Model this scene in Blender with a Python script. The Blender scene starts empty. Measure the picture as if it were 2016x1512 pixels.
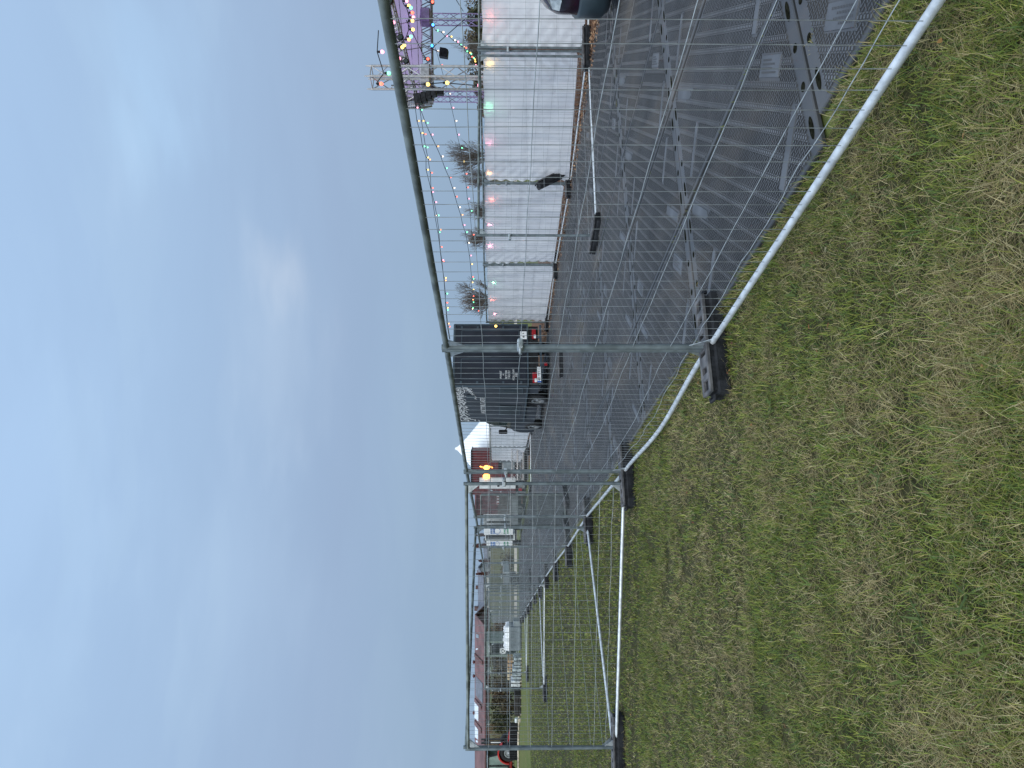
import bpy, math, random
import numpy as np
from mathutils import Vector, Matrix
R = math.radians
random.seed(7)
rng = np.random.default_rng(7)
S = bpy.context.scene
COL = S.collection

# ------------------------------------------------------------------ camera (phone held upright: the stored picture lies on its side)
F = 1344.0                       # focal length in photo pixels (2016 wide)
CZ = 1.70
TH = math.atan(30 / F)
cd = bpy.data.cameras.new('camera'); cam = bpy.data.objects.new('camera', cd); COL.objects.link(cam)
cd.sensor_width = 36; cd.lens = 36 * F / 2016; cd.clip_start = 0.05; cd.clip_end = 3000
fw = Vector((0, math.cos(TH), -math.sin(TH))); up = Vector((0, math.sin(TH), math.cos(TH))); rt = Vector((1, 0, 0))
m = Matrix((-up, rt, -fw)).transposed().to_4x4()
m.translation = Vector((0, 0, CZ)); cam.matrix_world = m
S.camera = cam

# ------------------------------------------------------------------ sky, sun, exposure
SUN_EL, SUN_AZ = R(38), R(205)
w = bpy.data.worlds.new('World'); S.world = w; w.use_nodes = True
nt = w.node_tree; nt.nodes.clear()
def N(t, tree=None, **k):
    n = (tree or nt).nodes.new(t)
    for a, b in k.items(): setattr(n, a, b)
    return n
def ramp(tree, pts, interp='EASE'):
    r = N('ShaderNodeValToRGB', tree); r.color_ramp.interpolation = interp
    while len(r.color_ramp.elements) < len(pts): r.color_ramp.elements.new(0.5)
    for e, (p, c) in zip(r.color_ramp.elements, pts):
        e.position = p; e.color = (*c, 1) if len(c) == 3 else c
    return r
def mathn(tree, op, a=None, b=None, clamp=False):
    n = N('ShaderNodeMath', tree, operation=op, use_clamp=clamp)
    for i, v in enumerate((a, b)):
        if v is None: continue
        if isinstance(v, (int, float)): n.inputs[i].default_value = v
        else: tree.links.new(v, n.inputs[i])
    return n.outputs[0]
L = nt.links.new
out = N('ShaderNodeOutputWorld')
sky = N('ShaderNodeTexSky', sky_type='NISHITA', sun_disc=False, sun_elevation=SUN_EL, sun_rotation=SUN_AZ, air_density=1.0, dust_density=2.0)
bg1 = N('ShaderNodeBackground'); bg1.inputs[1].default_value = 0.10; L(sky.outputs[0], bg1.inputs[0])
tc = N('ShaderNodeTexCoord')
sep = N('ShaderNodeSeparateXYZ'); L(tc.outputs['Generated'], sep.inputs[0])
el = mathn(nt, 'MAXIMUM', sep.outputs[2], 0.0)
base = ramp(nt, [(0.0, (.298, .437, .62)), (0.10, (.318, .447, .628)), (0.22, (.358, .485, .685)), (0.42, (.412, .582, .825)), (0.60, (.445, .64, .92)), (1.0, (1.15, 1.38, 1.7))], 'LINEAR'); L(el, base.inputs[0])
mp = N('ShaderNodeMapping'); mp.inputs['Scale'].default_value = (1.0, 1.0, 4.2); mp.inputs['Location'].default_value = (2.3, 0.7, 0.6); L(tc.outputs['Generated'], mp.inputs[0])
n1 = N('ShaderNodeTexNoise'); n1.inputs['Scale'].default_value = 2.0; n1.inputs['Detail'].default_value = 5; n1.inputs['Roughness'].default_value = .52; n1.inputs['Distortion'].default_value = .35; L(mp.outputs[0], n1.inputs['Vector'])
cr = ramp(nt, [(0.34, (.955, .955, .96)), (0.50, (.985, .985, .985)), (0.58, (1.02, 1.015, 1.0)), (0.72, (1.12, 1.09, 1.05))]); L(n1.outputs[0], cr.inputs[0])
mul = N('ShaderNodeMixRGB', blend_type='MULTIPLY'); mul.inputs[0].default_value = 1; L(base.outputs[0], mul.inputs[1]); L(cr.outputs[0], mul.inputs[2])
# unseen sky behind the camera, brightened to light the scene
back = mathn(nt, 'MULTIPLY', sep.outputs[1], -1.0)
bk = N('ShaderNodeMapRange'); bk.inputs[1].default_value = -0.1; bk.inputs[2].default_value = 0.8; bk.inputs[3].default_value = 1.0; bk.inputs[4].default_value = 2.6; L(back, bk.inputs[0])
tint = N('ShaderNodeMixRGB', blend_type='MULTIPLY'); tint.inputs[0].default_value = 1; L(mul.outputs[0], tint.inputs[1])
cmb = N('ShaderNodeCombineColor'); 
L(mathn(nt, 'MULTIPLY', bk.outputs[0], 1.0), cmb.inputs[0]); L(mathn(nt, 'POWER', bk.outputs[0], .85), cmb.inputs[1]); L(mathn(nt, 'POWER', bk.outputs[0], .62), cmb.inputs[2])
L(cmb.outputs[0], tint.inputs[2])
def glowpatch(prev, d, wide, amt, stretch):
    # a thinner, brighter place in the cloud deck around direction d
    sb = N('ShaderNodeVectorMath', operation='SUBTRACT'); L(tc.outputs['Generated'], sb.inputs[0]); sb.inputs[1].default_value = d
    sc_ = N('ShaderNodeVectorMath', operation='MULTIPLY'); L(sb.outputs[0], sc_.inputs[0]); sc_.inputs[1].default_value = (1 / stretch, 1 / stretch, 1)
    nz = N('ShaderNodeTexNoise'); nz.inputs['Scale'].default_value = 7; nz.inputs['Detail'].default_value = 4; L(mp.outputs[0], nz.inputs['Vector'])
    ln = N('ShaderNodeVectorMath', operation='LENGTH'); L(sc_.outputs[0], ln.inputs[0])
    dist = mathn(nt, 'ADD', ln.outputs['Value'], mathn(nt, 'MULTIPLY', mathn(nt, 'SUBTRACT', nz.outputs[0], .5), wide * 1.1))
    mr_ = N('ShaderNodeMapRange', interpolation_type='SMOOTHSTEP'); L(dist, mr_.inputs[0]); mr_.inputs[1].default_value = 0; mr_.inputs[2].default_value = wide; mr_.inputs[3].default_value = 1; mr_.inputs[4].default_value = 0
    ad = N('ShaderNodeMixRGB', blend_type='ADD'); L(mr_.outputs[0], ad.inputs[0]); L(prev, ad.inputs[1]); ad.inputs[2].default_value = (*amt, 1); return ad.outputs[0]
skyc = tint.outputs[0]
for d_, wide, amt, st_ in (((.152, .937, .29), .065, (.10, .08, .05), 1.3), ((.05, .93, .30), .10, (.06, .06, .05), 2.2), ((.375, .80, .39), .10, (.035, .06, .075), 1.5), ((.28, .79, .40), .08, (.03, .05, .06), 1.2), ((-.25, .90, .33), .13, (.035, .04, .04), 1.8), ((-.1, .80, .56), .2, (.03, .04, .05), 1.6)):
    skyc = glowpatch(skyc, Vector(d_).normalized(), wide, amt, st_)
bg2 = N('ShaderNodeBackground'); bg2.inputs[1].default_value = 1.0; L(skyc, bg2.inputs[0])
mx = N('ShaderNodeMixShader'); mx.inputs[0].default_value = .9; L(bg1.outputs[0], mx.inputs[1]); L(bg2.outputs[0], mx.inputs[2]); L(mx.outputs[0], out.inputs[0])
sl = bpy.data.lights.new('sun', 'SUN'); sl.energy = 1.1; sl.angle = R(40); sl.color = (1, .96, .9)
so = bpy.data.objects.new('sun', sl); COL.objects.link(so)
sd = Vector((math.sin(SUN_AZ) * math.cos(SUN_EL), math.cos(SUN_AZ) * math.cos(SUN_EL), math.sin(SUN_EL)))
so.rotation_euler = (-sd).to_track_quat('-Z', 'Y').to_euler(); so.location = sd * 50
vs = S.view_settings; vs.view_transform = 'Standard'; vs.look = 'None'; vs.exposure = 0.0; vs.gamma = 1; vs.use_curve_mapping = False
S.cycles.max_bounces = 6; S.cycles.transparent_max_bounces = 12; S.cycles.sample_clamp_indirect = 4

# ------------------------------------------------------------------ photo pixel (x right, y down in the stored 2016x1512 picture) -> world
def ray(x, y):
    d = fw + rt * ((1512 - y - 756) / F) + up * ((1008 - x) / F)
    return d
def P(x, y, D):
    d = ray(x, y); return Vector((0, 0, CZ)) + d * (D / d.y)
def G(x, y, z=0.0):
    d = ray(x, y); return Vector((0, 0, CZ)) + d * ((z - CZ) / d.z)

# ------------------------------------------------------------------ helpers
class MB:
    def __init__(s): s.v = []; s.f = []; s.mi = []; s.sm = []; s.cur = 0
    def add(s, vs, fs, smooth=False):
        o = len(s.v); s.v += [tuple(v) for v in vs]
        for f in fs: s.f.append(tuple(o + i for i in f)); s.mi.append(s.cur); s.sm.append(smooth)
    def box(s, c, d, M=None):
        x, y, z = d[0] / 2, d[1] / 2, d[2] / 2
        vs = [Vector((a * x, b * y, e * z)) for a in (-1, 1) for b in (-1, 1) for e in (-1, 1)]
        if M is not None: vs = [M @ v for v in vs]
        c = Vector(c); s.add([v + c for v in vs], [(0, 1, 3, 2), (4, 6, 7, 5), (0, 4, 5, 1), (2, 3, 7, 6), (0, 2, 6, 4), (1, 5, 7, 3)])
    def bbox(s, c, d, b=.01):            # box with chamfered edges
        hx, hy, hz = d[0] / 2, d[1] / 2, d[2] / 2; vs = []; c = Vector(c)
        lv = [(-hz, b), (-hz + b, 0), (hz - b, 0), (hz, b)]
        for z, i in lv:
            x, y = hx - i, hy - i
            vs += [c + Vector(p) for p in ((x, y - b, z), (x - b, y, z), (-x + b, y, z), (-x, y - b, z), (-x, -y + b, z), (-x + b, -y, z), (x - b, -y, z), (x, -y + b, z))]
        fs = [tuple(range(7, -1, -1)), tuple(range(24, 32))]
        for k in range(3):
            for i in range(8): j = (i + 1) % 8; fs.append((k * 8 + i, k * 8 + j, k * 8 + 8 + j, k * 8 + 8 + i))
        s.add(vs, fs)
    def bar(s, p0, p1, wd, h=None, upv=(0, 0, 1)):
        p0, p1 = Vector(p0), Vector(p1); h = h or wd; t = (p1 - p0).normalized(); u = Vector(upv)
        a = t.cross(u); a = (t.cross(Vector((1, 0, 0))) if a.length < 1e-4 else a).normalized() * (wd / 2); b = a.cross(t).normalized() * (h / 2)
        vs = [p + a * i + b * j for p in (p0, p1) for i, j in ((-1, -1), (1, -1), (1, 1), (-1, 1))]
        s.add(vs, [(3, 2, 1, 0), (4, 5, 6, 7)] + [(i, (i + 1) % 4, 4 + (i + 1) % 4, 4 + i) for i in range(4)])
    def tube(s, pts, r, n=8, caps=True):
        pts = [Vector(p) for p in pts]; rs = r if isinstance(r, (list, tuple)) else [r] * len(pts)
        vs = []; fs = []; a = None
        for i, p in enumerate(pts):
            t = (pts[min(i + 1, len(pts) - 1)] - pts[max(i - 1, 0)]).normalized()
            if a is None:
                a = t.cross(Vector((0, 0, 1))); a = t.cross(Vector((1, 0, 0))) if a.length < 1e-3 else a
            a = (a - t * a.dot(t)).normalized(); b = t.cross(a)
            vs += [p + (a * math.cos(2 * math.pi * k / n) + b * math.sin(2 * math.pi * k / n)) * rs[i] for k in range(n)]
        for i in range(len(pts) - 1):
            for k in range(n): fs.append((i * n + k, i * n + (k + 1) % n, i * n + n + (k + 1) % n, i * n + n + k))
        s.add(vs, fs, n >= 6)
        if caps: s.add(vs[:n], [tuple(range(n - 1, -1, -1))]); s.add(vs[-n:], [tuple(range(n))])
    def prism(s, poly, t, M=None):       # polygon (x,z) thickness t along y
        k = len(poly); vs = [Vector((p[0], -t / 2, p[1])) for p in poly] + [Vector((p[0], t / 2, p[1])) for p in poly]
        if M is not None: vs = [M @ v for v in vs]
        s.add(vs, [tuple(range(k)), tuple(range(2 * k - 1, k - 1, -1))] + [(i, k + i, k + (i + 1) % k, (i + 1) % k) for i in range(k)])
    def ball(s, c, r, nu=8, nv=6, sc=(1, 1, 1)):
        c = Vector(c); vs = [c + Vector((0, 0, r * sc[2]))]
        for i in range(1, nv):
            a = math.pi * i / nv
            for j in range(nu):
                b = 2 * math.pi * j / nu; vs.append(c + Vector((r * sc[0] * math.sin(a) * math.cos(b), r * sc[1] * math.sin(a) * math.sin(b), r * sc[2] * math.cos(a))))
        vs.append(c - Vector((0, 0, r * sc[2]))); e = len(vs) - 1; fs = [(0, 1 + j, 1 + (j + 1) % nu) for j in range(nu)]
        for i in range(nv - 2):
            for j in range(nu): fs.append((1 + i * nu + j, 1 + (i + 1) * nu + j, 1 + (i + 1) * nu + (j + 1) % nu, 1 + i * nu + (j + 1) % nu))
        o = 1 + (nv - 2) * nu; fs += [(e, o + (j + 1) % nu, o + j) for j in range(nu)]
        s.add(vs, fs, True)
    def disc(s, c, r0, r1, axis, n=20, t=.02):   # ring / wheel disc
        ax = Vector(axis).normalized(); a = ax.orthogonal().normalized(); b = ax.cross(a); c = Vector(c); vs = []
        for h in (-t / 2, t / 2):
            for r in (r0, r1): vs += [c + ax * h + (a * math.cos(2 * math.pi * k / n) + b * math.sin(2 * math.pi * k / n)) * r for k in range(n)]
        fs = []
        for k in range(n):
            j = (k + 1) % n
            fs += [(k, j, n + j, n + k), (2 * n + k, 3 * n + k, 3 * n + j, 2 * n + j), (n + k, n + j, 3 * n + j, 3 * n + k), (k, 2 * n + k, 2 * n + j, j)]
        s.add(vs, fs, False)
    def build(s, name, mat, parent=None, M=None):
        me = bpy.data.meshes.new(name)
        vv = s.v if M is None else [M @ Vector(v) for v in s.v]
        me.from_pydata(vv, [], s.f); me.polygons.foreach_set('material_index', s.mi); me.polygons.foreach_set('use_smooth', s.sm)
        for mm in (mat if isinstance(mat, (list, tuple)) else [mat]): me.materials.append(mm)
        me.update(); o = bpy.data.objects.new(name, me); COL.objects.link(o)
        if parent is not None: o.parent = parent
        return o
def tag(o, label=None, cat=None, group=None, kind=None):
    for k, v in (('label', label), ('category', cat), ('group', group), ('kind', kind)):
        if v: o[k] = v
    return o
def empty(name, label, cat, loc=(0, 0, 0), rz=0, group=None):
    o = bpy.data.objects.new(name, None); COL.objects.link(o); o.location = loc; o.rotation_euler = (0, 0, rz); o.empty_display_size = .1
    return tag(o, label, cat, group)
KIDS = {}
def copy_tree(o, parent=None):
    c = o.copy(); COL.objects.link(c)
    if parent is not None: c.parent = parent
    for ch in [x for x in o.children]: copy_tree(ch, c)
    return c
def text(name, body, size, mat, parent, M, align='CENTER', ext=.002):
    cu = bpy.data.curves.new(name, 'FONT'); cu.body = body; cu.size = size; cu.align_x = align; cu.align_y = 'CENTER'; cu.extrude = ext; cu.materials.append(mat)
    tmp = bpy.data.objects.new(name, cu); me = bpy.data.meshes.new_from_object(tmp); bpy.data.objects.remove(tmp)
    o = bpy.data.objects.new(name, me); COL.objects.link(o); o.parent = parent; o.matrix_local = M; return o

def material(name, col, rough=.6, metal=0.0, var=.15, nscale=6.0, bump=0.0, bscale=40.0, spec=.5, col2=None, obj=False):
    mt = bpy.data.materials.new(name); mt.use_nodes = True; t = mt.node_tree; b = t.nodes['Principled BSDF']
    b.inputs['Roughness'].default_value = rough; b.inputs['Metallic'].default_value = metal; b.inputs['Specular IOR Level'].default_value = spec
    g = N('ShaderNodeTexCoord', t); v = g.outputs['Object']
    n = N('ShaderNodeTexNoise', t); n.inputs['Scale'].default_value = nscale; n.inputs['Detail'].default_value = 5; t.links.new(v, n.inputs['Vector'])
    c2 = col2 or tuple(min(1, c * (1 + var * 2)) for c in col); c1 = col if col2 else tuple(c * (1 - var) for c in col)
    r = ramp(t, [(.32, c1), (.68, c2)]); t.links.new(n.outputs[0], r.inputs[0]); t.links.new(r.outputs[0], b.inputs['Base Color'])
    rr = N('ShaderNodeMapRange', t); rr.inputs[3].default_value = max(0, rough - .1); rr.inputs[4].default_value = min(1, rough + .1); t.links.new(n.outputs[0], rr.inputs[0]); t.links.new(rr.outputs[0], b.inputs['Roughness'])
    if bump:
        n2 = N('ShaderNodeTexNoise', t); n2.inputs['Scale'].default_value = bscale; n2.inputs['Detail'].default_value = 4; t.links.new(v, n2.inputs['Vector'])
        bp = N('ShaderNodeBump', t); bp.inputs['Strength'].default_value = bump; bp.inputs['Distance'].default_value = .02; t.links.new(n2.outputs[0], bp.inputs['Height']); t.links.new(bp.outputs[0], b.inputs['Normal'])
    return mt
def glow(name, col, e):
    mt = bpy.data.materials.new(name); mt.use_nodes = True; t = mt.node_tree; b = t.nodes['Principled BSDF']
    b.inputs['Base Color'].default_value = (*col, 1); b.inputs['Emission Color'].default_value = (*col, 1); b.inputs['Emission Strength'].default_value = e
    n = N('ShaderNodeTexNoise', t); n.inputs['Scale'].default_value = 9; mr = N('ShaderNodeMapRange', t); mr.inputs[3].default_value = e * .85; mr.inputs[4].default_value = e * 1.15
    t.links.new(n.outputs[0], mr.inputs[0]); t.links.new(mr.outputs[0], b.inputs['Emission Strength']); return mt
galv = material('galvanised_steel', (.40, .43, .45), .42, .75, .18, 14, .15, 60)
galv_dark = material('dark_steel', (.13, .15, .145), .5, .45, .3, 8)  # top rails' shaded underside put into the colour; gate leaves share it
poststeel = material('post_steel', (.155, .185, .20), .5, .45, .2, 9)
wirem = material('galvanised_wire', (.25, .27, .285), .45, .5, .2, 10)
rubber = material('recycled_black_plastic', (.016, .017, .02), .75, 0, .35, 12, .4, 50, spec=.2)
rubber_skylit = material('skylit_black_plastic', (.05, .05, .055), .6, 0, .3, 9, .4, 30, col2=(.15, .145, .15))  # sky reflection on the foot tops put into a greyer colour
white = material('white_paint', (.78, .79, .80), .5, 0, .05, 3)
offwhite = material('grey_white_paint', (.60, .62, .63), .5, 0, .08, 3)
black = material('black_metal', (.013, .013, .015), .55, 0, .3, 8, spec=.25)
dark_glass = material('dark_glass', (.03, .045, .045), .08, 0, .2, 3, spec=.8)
alu = material('aluminium', (.44, .42, .42), .42, .65, .1, 12)
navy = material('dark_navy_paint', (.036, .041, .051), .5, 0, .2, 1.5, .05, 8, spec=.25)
grey_paint = material('mid_grey_paint', (.17, .20, .225), .5, 0, .12, 3)
redlens = material('red_lens', (.28, .006, .010), .25, 0, .1, 5)
lettering_white = material('white_lettering', (.66, .67, .68), .6, 0, .04, 9)

wire_skylit = material('skylit_wire', (.38, .41, .43), .35, .35, .15, 10)  # sky light on the horizontal wires put into a paler wire colour
galv_skylit = material('skylit_galvanised_steel', (.60, .63, .66), .4, .45, .12, 14, .15, 60)  # sky reflection on the bottom rails put into a paler colour
# ------------------------------------------------------------------ ground, road of mats, mulch, path, bank
EA = Vector((-.362, .932, 0)); EP = Vector((.932, .362, 0)); O0 = Vector((.52, 5.11, 0))
def AQ(a, q, z=0.0): return O0 + EA * a + EP * q + Vector((0, 0, z))
def toaq(p): d = Vector((p[0], p[1], 0)) - O0; return d.dot(EA), d.dot(EP)
def grid_sheet(name, mat, x0, x1, y0, y1, nx, ny, zf, kind='structure'):
    xs = np.linspace(x0, x1, nx); ys = np.linspace(y0, y1, ny); mb = MB()
    mb.v = [(x, y, zf(x, y)) for y in ys for x in xs]
    for j in range(ny - 1):
        for i in range(nx - 1): mb.f.append((j * nx + i, j * nx + i + 1, (j + 1) * nx + i + 1, (j + 1) * nx + i)); mb.mi.append(0); mb.sm.append(True)
    return tag(mb.build(name, mat), kind=kind)
def worldnoise_mat(name, stops, scale, rough=.95, bump=.5, bscale=60, detail=8, scale2=None, stops2=None):
    mt = bpy.data.materials.new(name); mt.use_nodes = True; t = mt.node_tree; b = t.nodes['Principled BSDF']; b.inputs['Roughness'].default_value = rough; b.inputs['Specular IOR Level'].default_value = .2
    g = N('ShaderNodeNewGeometry', t); n = N('ShaderNodeTexNoise', t); n.inputs['Scale'].default_value = scale; n.inputs['Detail'].default_value = detail; n.inputs['Roughness'].default_value = .65
    t.links.new(g.outputs['Position'], n.inputs['Vector']); r = ramp(t, stops, 'LINEAR'); t.links.new(n.outputs[0], r.inputs[0]); c = r.outputs[0]
    if scale2:
        n3 = N('ShaderNodeTexNoise', t); n3.inputs['Scale'].default_value = scale2; n3.inputs['Detail'].default_value = 6; t.links.new(g.outputs['Position'], n3.inputs['Vector'])
        r2 = ramp(t, stops2, 'LINEAR'); t.links.new(n3.outputs[0], r2.inputs[0])
        mm = N('ShaderNodeMixRGB', t, blend_type='MULTIPLY'); mm.inputs[0].default_value = 1; t.links.new(c, mm.inputs[1]); t.links.new(r2.outputs[0], mm.inputs[2]); c = mm.outputs[0]
    t.links.new(c, b.inputs['Base Color'])
    n2 = N('ShaderNodeTexNoise', t); n2.inputs['Scale'].default_value = bscale; n2.inputs['Detail'].default_value = 5; t.links.new(g.outputs['Position'], n2.inputs['Vector'])
    bp = N('ShaderNodeBump', t); bp.inputs['Strength'].default_value = bump; bp.inputs['Distance'].default_value = .03; t.links.new(n2.outputs[0], bp.inputs['Height']); t.links.new(bp.outputs[0], b.inputs['Normal'])
    return mt
turf = worldnoise_mat('turf', [(.30, (.06, .068, .022)), (.48, (.115, .125, .038)), (.62, (.165, .16, .06)), (.75, (.20, .175, .085))], 7, scale2=.55, stops2=[(.3, (.75, .95, .7)), (.7, (1.15, 1.05, 1.1))])
mulch = worldnoise_mat('bark_mulch', [(.3, (.05, .028, .018)), (.5, (.16, .085, .05)), (.7, (.28, .17, .105))], 45, bump=1.0, bscale=70)
sand = worldnoise_mat('pale_path', [(.3, (.42, .36, .28)), (.7, (.55, .49, .40))], 3)
bankm = worldnoise_mat('rough_bank_grass', [(.3, (.055, .06, .032)), (.5, (.10, .10, .05)), (.7, (.15, .13, .08))], 1.3, scale2=.25, stops2=[(.3, (.8, .95, .8)), (.7, (1.1, 1, 1))])
grid_sheet('ground', turf, -700, 700, -60, 900, 15, 15, lambda x, y: 0.0)
mb = MB(); c = [AQ(-9, 7.05, .006), AQ(24, 7.05, .006), AQ(24, 12.5, .006), AQ(-9, 12.5, .006)]
mb.add(c, [(0, 3, 2, 1)]); tag(mb.build('mulch_strip', mulch), kind='structure')
mb = MB(); c = [AQ(24, 6.6, .006), AQ(48, 6.6, .006), AQ(48, 9.4, .006), AQ(24, 12.5, .006)]
mb.add(c, [(0, 3, 2, 1)]); tag(mb.build('mulch_strip', mulch), kind='structure')
mb = MB(); c = [Vector((-26, 57, .01)), Vector((30, 57, .01)), Vector((30, 66, .01)), Vector((-26, 66, .01))]
mb.add(c, [(0, 1, 2, 3)]); tag(mb.build('sand_path', sand), kind='structure')
bank = grid_sheet('grass_bank', bankm, -110, 110, 67, 100, 90, 24, lambda x, y: -.3 + 2.75 * min(1, max(0, (y - 67) / 12)) + .18 * math.sin(x * .3) * math.sin(y * .4 + x * .11))

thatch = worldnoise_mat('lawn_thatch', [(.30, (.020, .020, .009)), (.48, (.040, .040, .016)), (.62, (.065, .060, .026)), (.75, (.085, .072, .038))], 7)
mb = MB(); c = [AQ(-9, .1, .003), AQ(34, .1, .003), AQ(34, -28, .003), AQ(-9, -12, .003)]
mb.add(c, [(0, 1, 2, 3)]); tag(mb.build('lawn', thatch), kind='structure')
# mats
def make_mat_material():
    mt = bpy.data.materials.new('ribbed_grey_plastic'); mt.use_nodes = True; t = mt.node_tree; b = t.nodes['Principled BSDF']
    g = N('ShaderNodeNewGeometry', t); n = N('ShaderNodeTexNoise', t); n.inputs['Scale'].default_value = .9; n.inputs['Detail'].default_value = 7; n.inputs['Roughness'].default_value = .6; t.links.new(g.outputs['Position'], n.inputs['Vector'])
    mpn = N('ShaderNodeMapping', t); mpn.inputs['Rotation'].default_value = (0, 0, R(-21)); mpn.inputs['Scale'].default_value = (1.0, .22, 1); t.links.new(g.outputs['Position'], mpn.inputs[0])
    n4 = N('ShaderNodeTexNoise', t); n4.inputs['Scale'].default_value = 1.7; n4.inputs['Detail'].default_value = 7; t.links.new(mpn.outputs[0], n4.inputs['Vector'])
    oi = N('ShaderNodeObjectInfo', t)
    r = ramp(t, [(.3, (.040, .043, .049)), (.55, (.060, .063, .070)), (.75, (.095, .093, .093))], 'LINEAR'); t.links.new(n.outputs[0], r.inputs[0])
    r4 = ramp(t, [(.50, (0, 0, 0)), (.76, (.5, .5, .5))], 'LINEAR'); t.links.new(n4.outputs[0], r4.inputs[0])
    mm = N('ShaderNodeMixRGB', t); t.links.new(r4.outputs[0], mm.inputs[0]); t.links.new(r.outputs[0], mm.inputs[1]); mm.inputs[2].default_value = (.20, .165, .13, 1)
    hv = N('ShaderNodeHueSaturation', t); mr = N('ShaderNodeMapRange', t); mr.inputs[3].default_value = .82; mr.inputs[4].default_value = 1.2; t.links.new(oi.outputs['Random'], mr.inputs[0]); t.links.new(mr.outputs[0], hv.inputs['Value']); t.links.new(mm.outputs[0], hv.inputs['Color'])
    t.links.new(hv.outputs[0], b.inputs['Base Color']); b.inputs['Roughness'].default_value = .44; b.inputs['Specular IOR Level'].default_value = .42
    n2 = N('ShaderNodeTexNoise', t); n2.inputs['Scale'].default_value = 120; t.links.new(g.outputs['Position'], n2.inputs['Vector'])
    bp = N('ShaderNodeBump', t); bp.inputs['Strength'].default_value = .25; bp.inputs['Distance'].default_value = .004; t.links.new(n2.outputs[0], bp.inputs['Height']); t.links.new(bp.outputs[0], b.inputs['Normal'])
    return mt
matm = make_mat_material()
matknob = material('highlight_tread_tops', (.085, .089, .098), .45, 0, .3, 2.5)  # paler tread tops, highlight contrast put into the colour
matpad = material('smooth_grey_plastic', (.072, .076, .085), .5, 0, .2, 4)
soil = material('soil_in_slots', (.010, .010, .007), .95, 0, .5, 40, spec=.0)
MW, ML = 1.192, 2.245
def mat_mesh(variant):
    mb = MB(); mb.bbox((0, 0, .015), (ML, MW, .03), .006)
    top = .03; rs = random.Random(variant)
    nx, ny = 92, 50; x0, x1, y0, y1 = -ML / 2 + .11, ML / 2 - .11, -MW / 2 + .03, MW / 2 - .03
    D45 = R(45)
    pads = [(-ML / 2 + .36, MW / 2 - .24, .46, .075, -D45), (ML / 2 - .33, -MW / 2 + .26, .46, .075, D45), (ML / 2 - .36, MW / 2 - .28, .32, .13, -D45), (-ML / 2 + .42, -MW / 2 + .30, .44, .07, D45)]
    def inpad(x, y):
        for px, py, l, wd, an in pads:
            u = (x - px) * math.cos(an) + (y - py) * math.sin(an); v = -(x - px) * math.sin(an) + (y - py) * math.cos(an)
            if abs(u) < l / 2 + .012 and abs(v) < wd / 2 + .012: return True
        return False
    def bump(x, y, l, wd, h, a, tp=.7):
        ca, sa = math.cos(a), math.sin(a); b4 = [(ca * u * l - sa * v * wd, sa * u * l + ca * v * wd) for u, v in ((-1, -1), (1, -1), (1, 1), (-1, 1))]
        vs = [(x + p[0], y + p[1], top - .001) for p in b4] + [(x + p[0] * .85, y + p[1] * tp, top + h) for p in b4]
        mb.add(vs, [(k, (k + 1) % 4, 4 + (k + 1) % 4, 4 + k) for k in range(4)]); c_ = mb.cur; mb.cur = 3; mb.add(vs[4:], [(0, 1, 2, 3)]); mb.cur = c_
    for i in range(nx):
        for j in range(ny):
            x = x0 + (x1 - x0) * (i + .5) / nx; y = y0 + (y1 - y0) * (j + .5) / ny
            if inpad(x, y): continue
            if (i + j) % 8 == 0:
                bump(x, y, .0092, .0090, .0085, D45, .85)
            elif (i + j) % 8 in (1, 7): bump(x, y, .0095, .0035, .007, -D45)
            else: bump(x, y, .0122, .0034, .0075, R(8) if (i - j) % 4 < 2 else R(82))
    mb.cur = 1
    for px, py, l, wd, an in pads:
        M = Matrix.Rotation(an, 3, 'Z'); k = l / 2; q = wd / 2
        po = [(-k, -q), (k - q, -q), (k, 0), (k - q, q), (-k, q)] if wd < .1 else [(-k, -q), (k, -q), (k, q), (-k, q)]
        n = len(po); vs = [M @ Vector((p[0], p[1], 0)) + Vector((px, py, top - .001)) for p in po] + [M @ Vector((p[0] * .985, p[1] * .95, 0)) + Vector((px, py, top + .006)) for p in po]
        mb.add(vs, [tuple(range(n, 2 * n))] + [(e, (e + 1) % n, n + (e + 1) % n, n + e) for e in range(n)])
        if wd > .1:
            mb.cur = 0
            for r_, ll in ((-.035, .24), (-.012, .18), (.012, .22), (.035, .15)):
                for t in range(int(ll / .016)):
                    c = M @ Vector((-.12 + t * .016, r_, 0)); mb.box((px + c.x, py + c.y, top + .0068), (.010, .011, .0022), M)
            mb.cur = 1
    mb.cur = 2
    for sx in (-1, 1):
        for k, hw in ((0, .075), (1, .03), (2, .03), (3, .075)):
            y = -MW / 2 + .17 + k * .28; n = 14
            vs = [(sx * (ML / 2 - .062) + .024 * math.cos(2 * math.pi * q / n), y + hw * math.sin(2 * math.pi * q / n), top + .0012) for q in range(n)]
            mb.add(vs, [tuple(range(n))])
    return mb
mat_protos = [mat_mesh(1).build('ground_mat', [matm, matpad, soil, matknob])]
mp0 = mat_protos[0]; first = True
rz = math.atan2(EA.y, EA.x); kcount = 0
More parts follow.
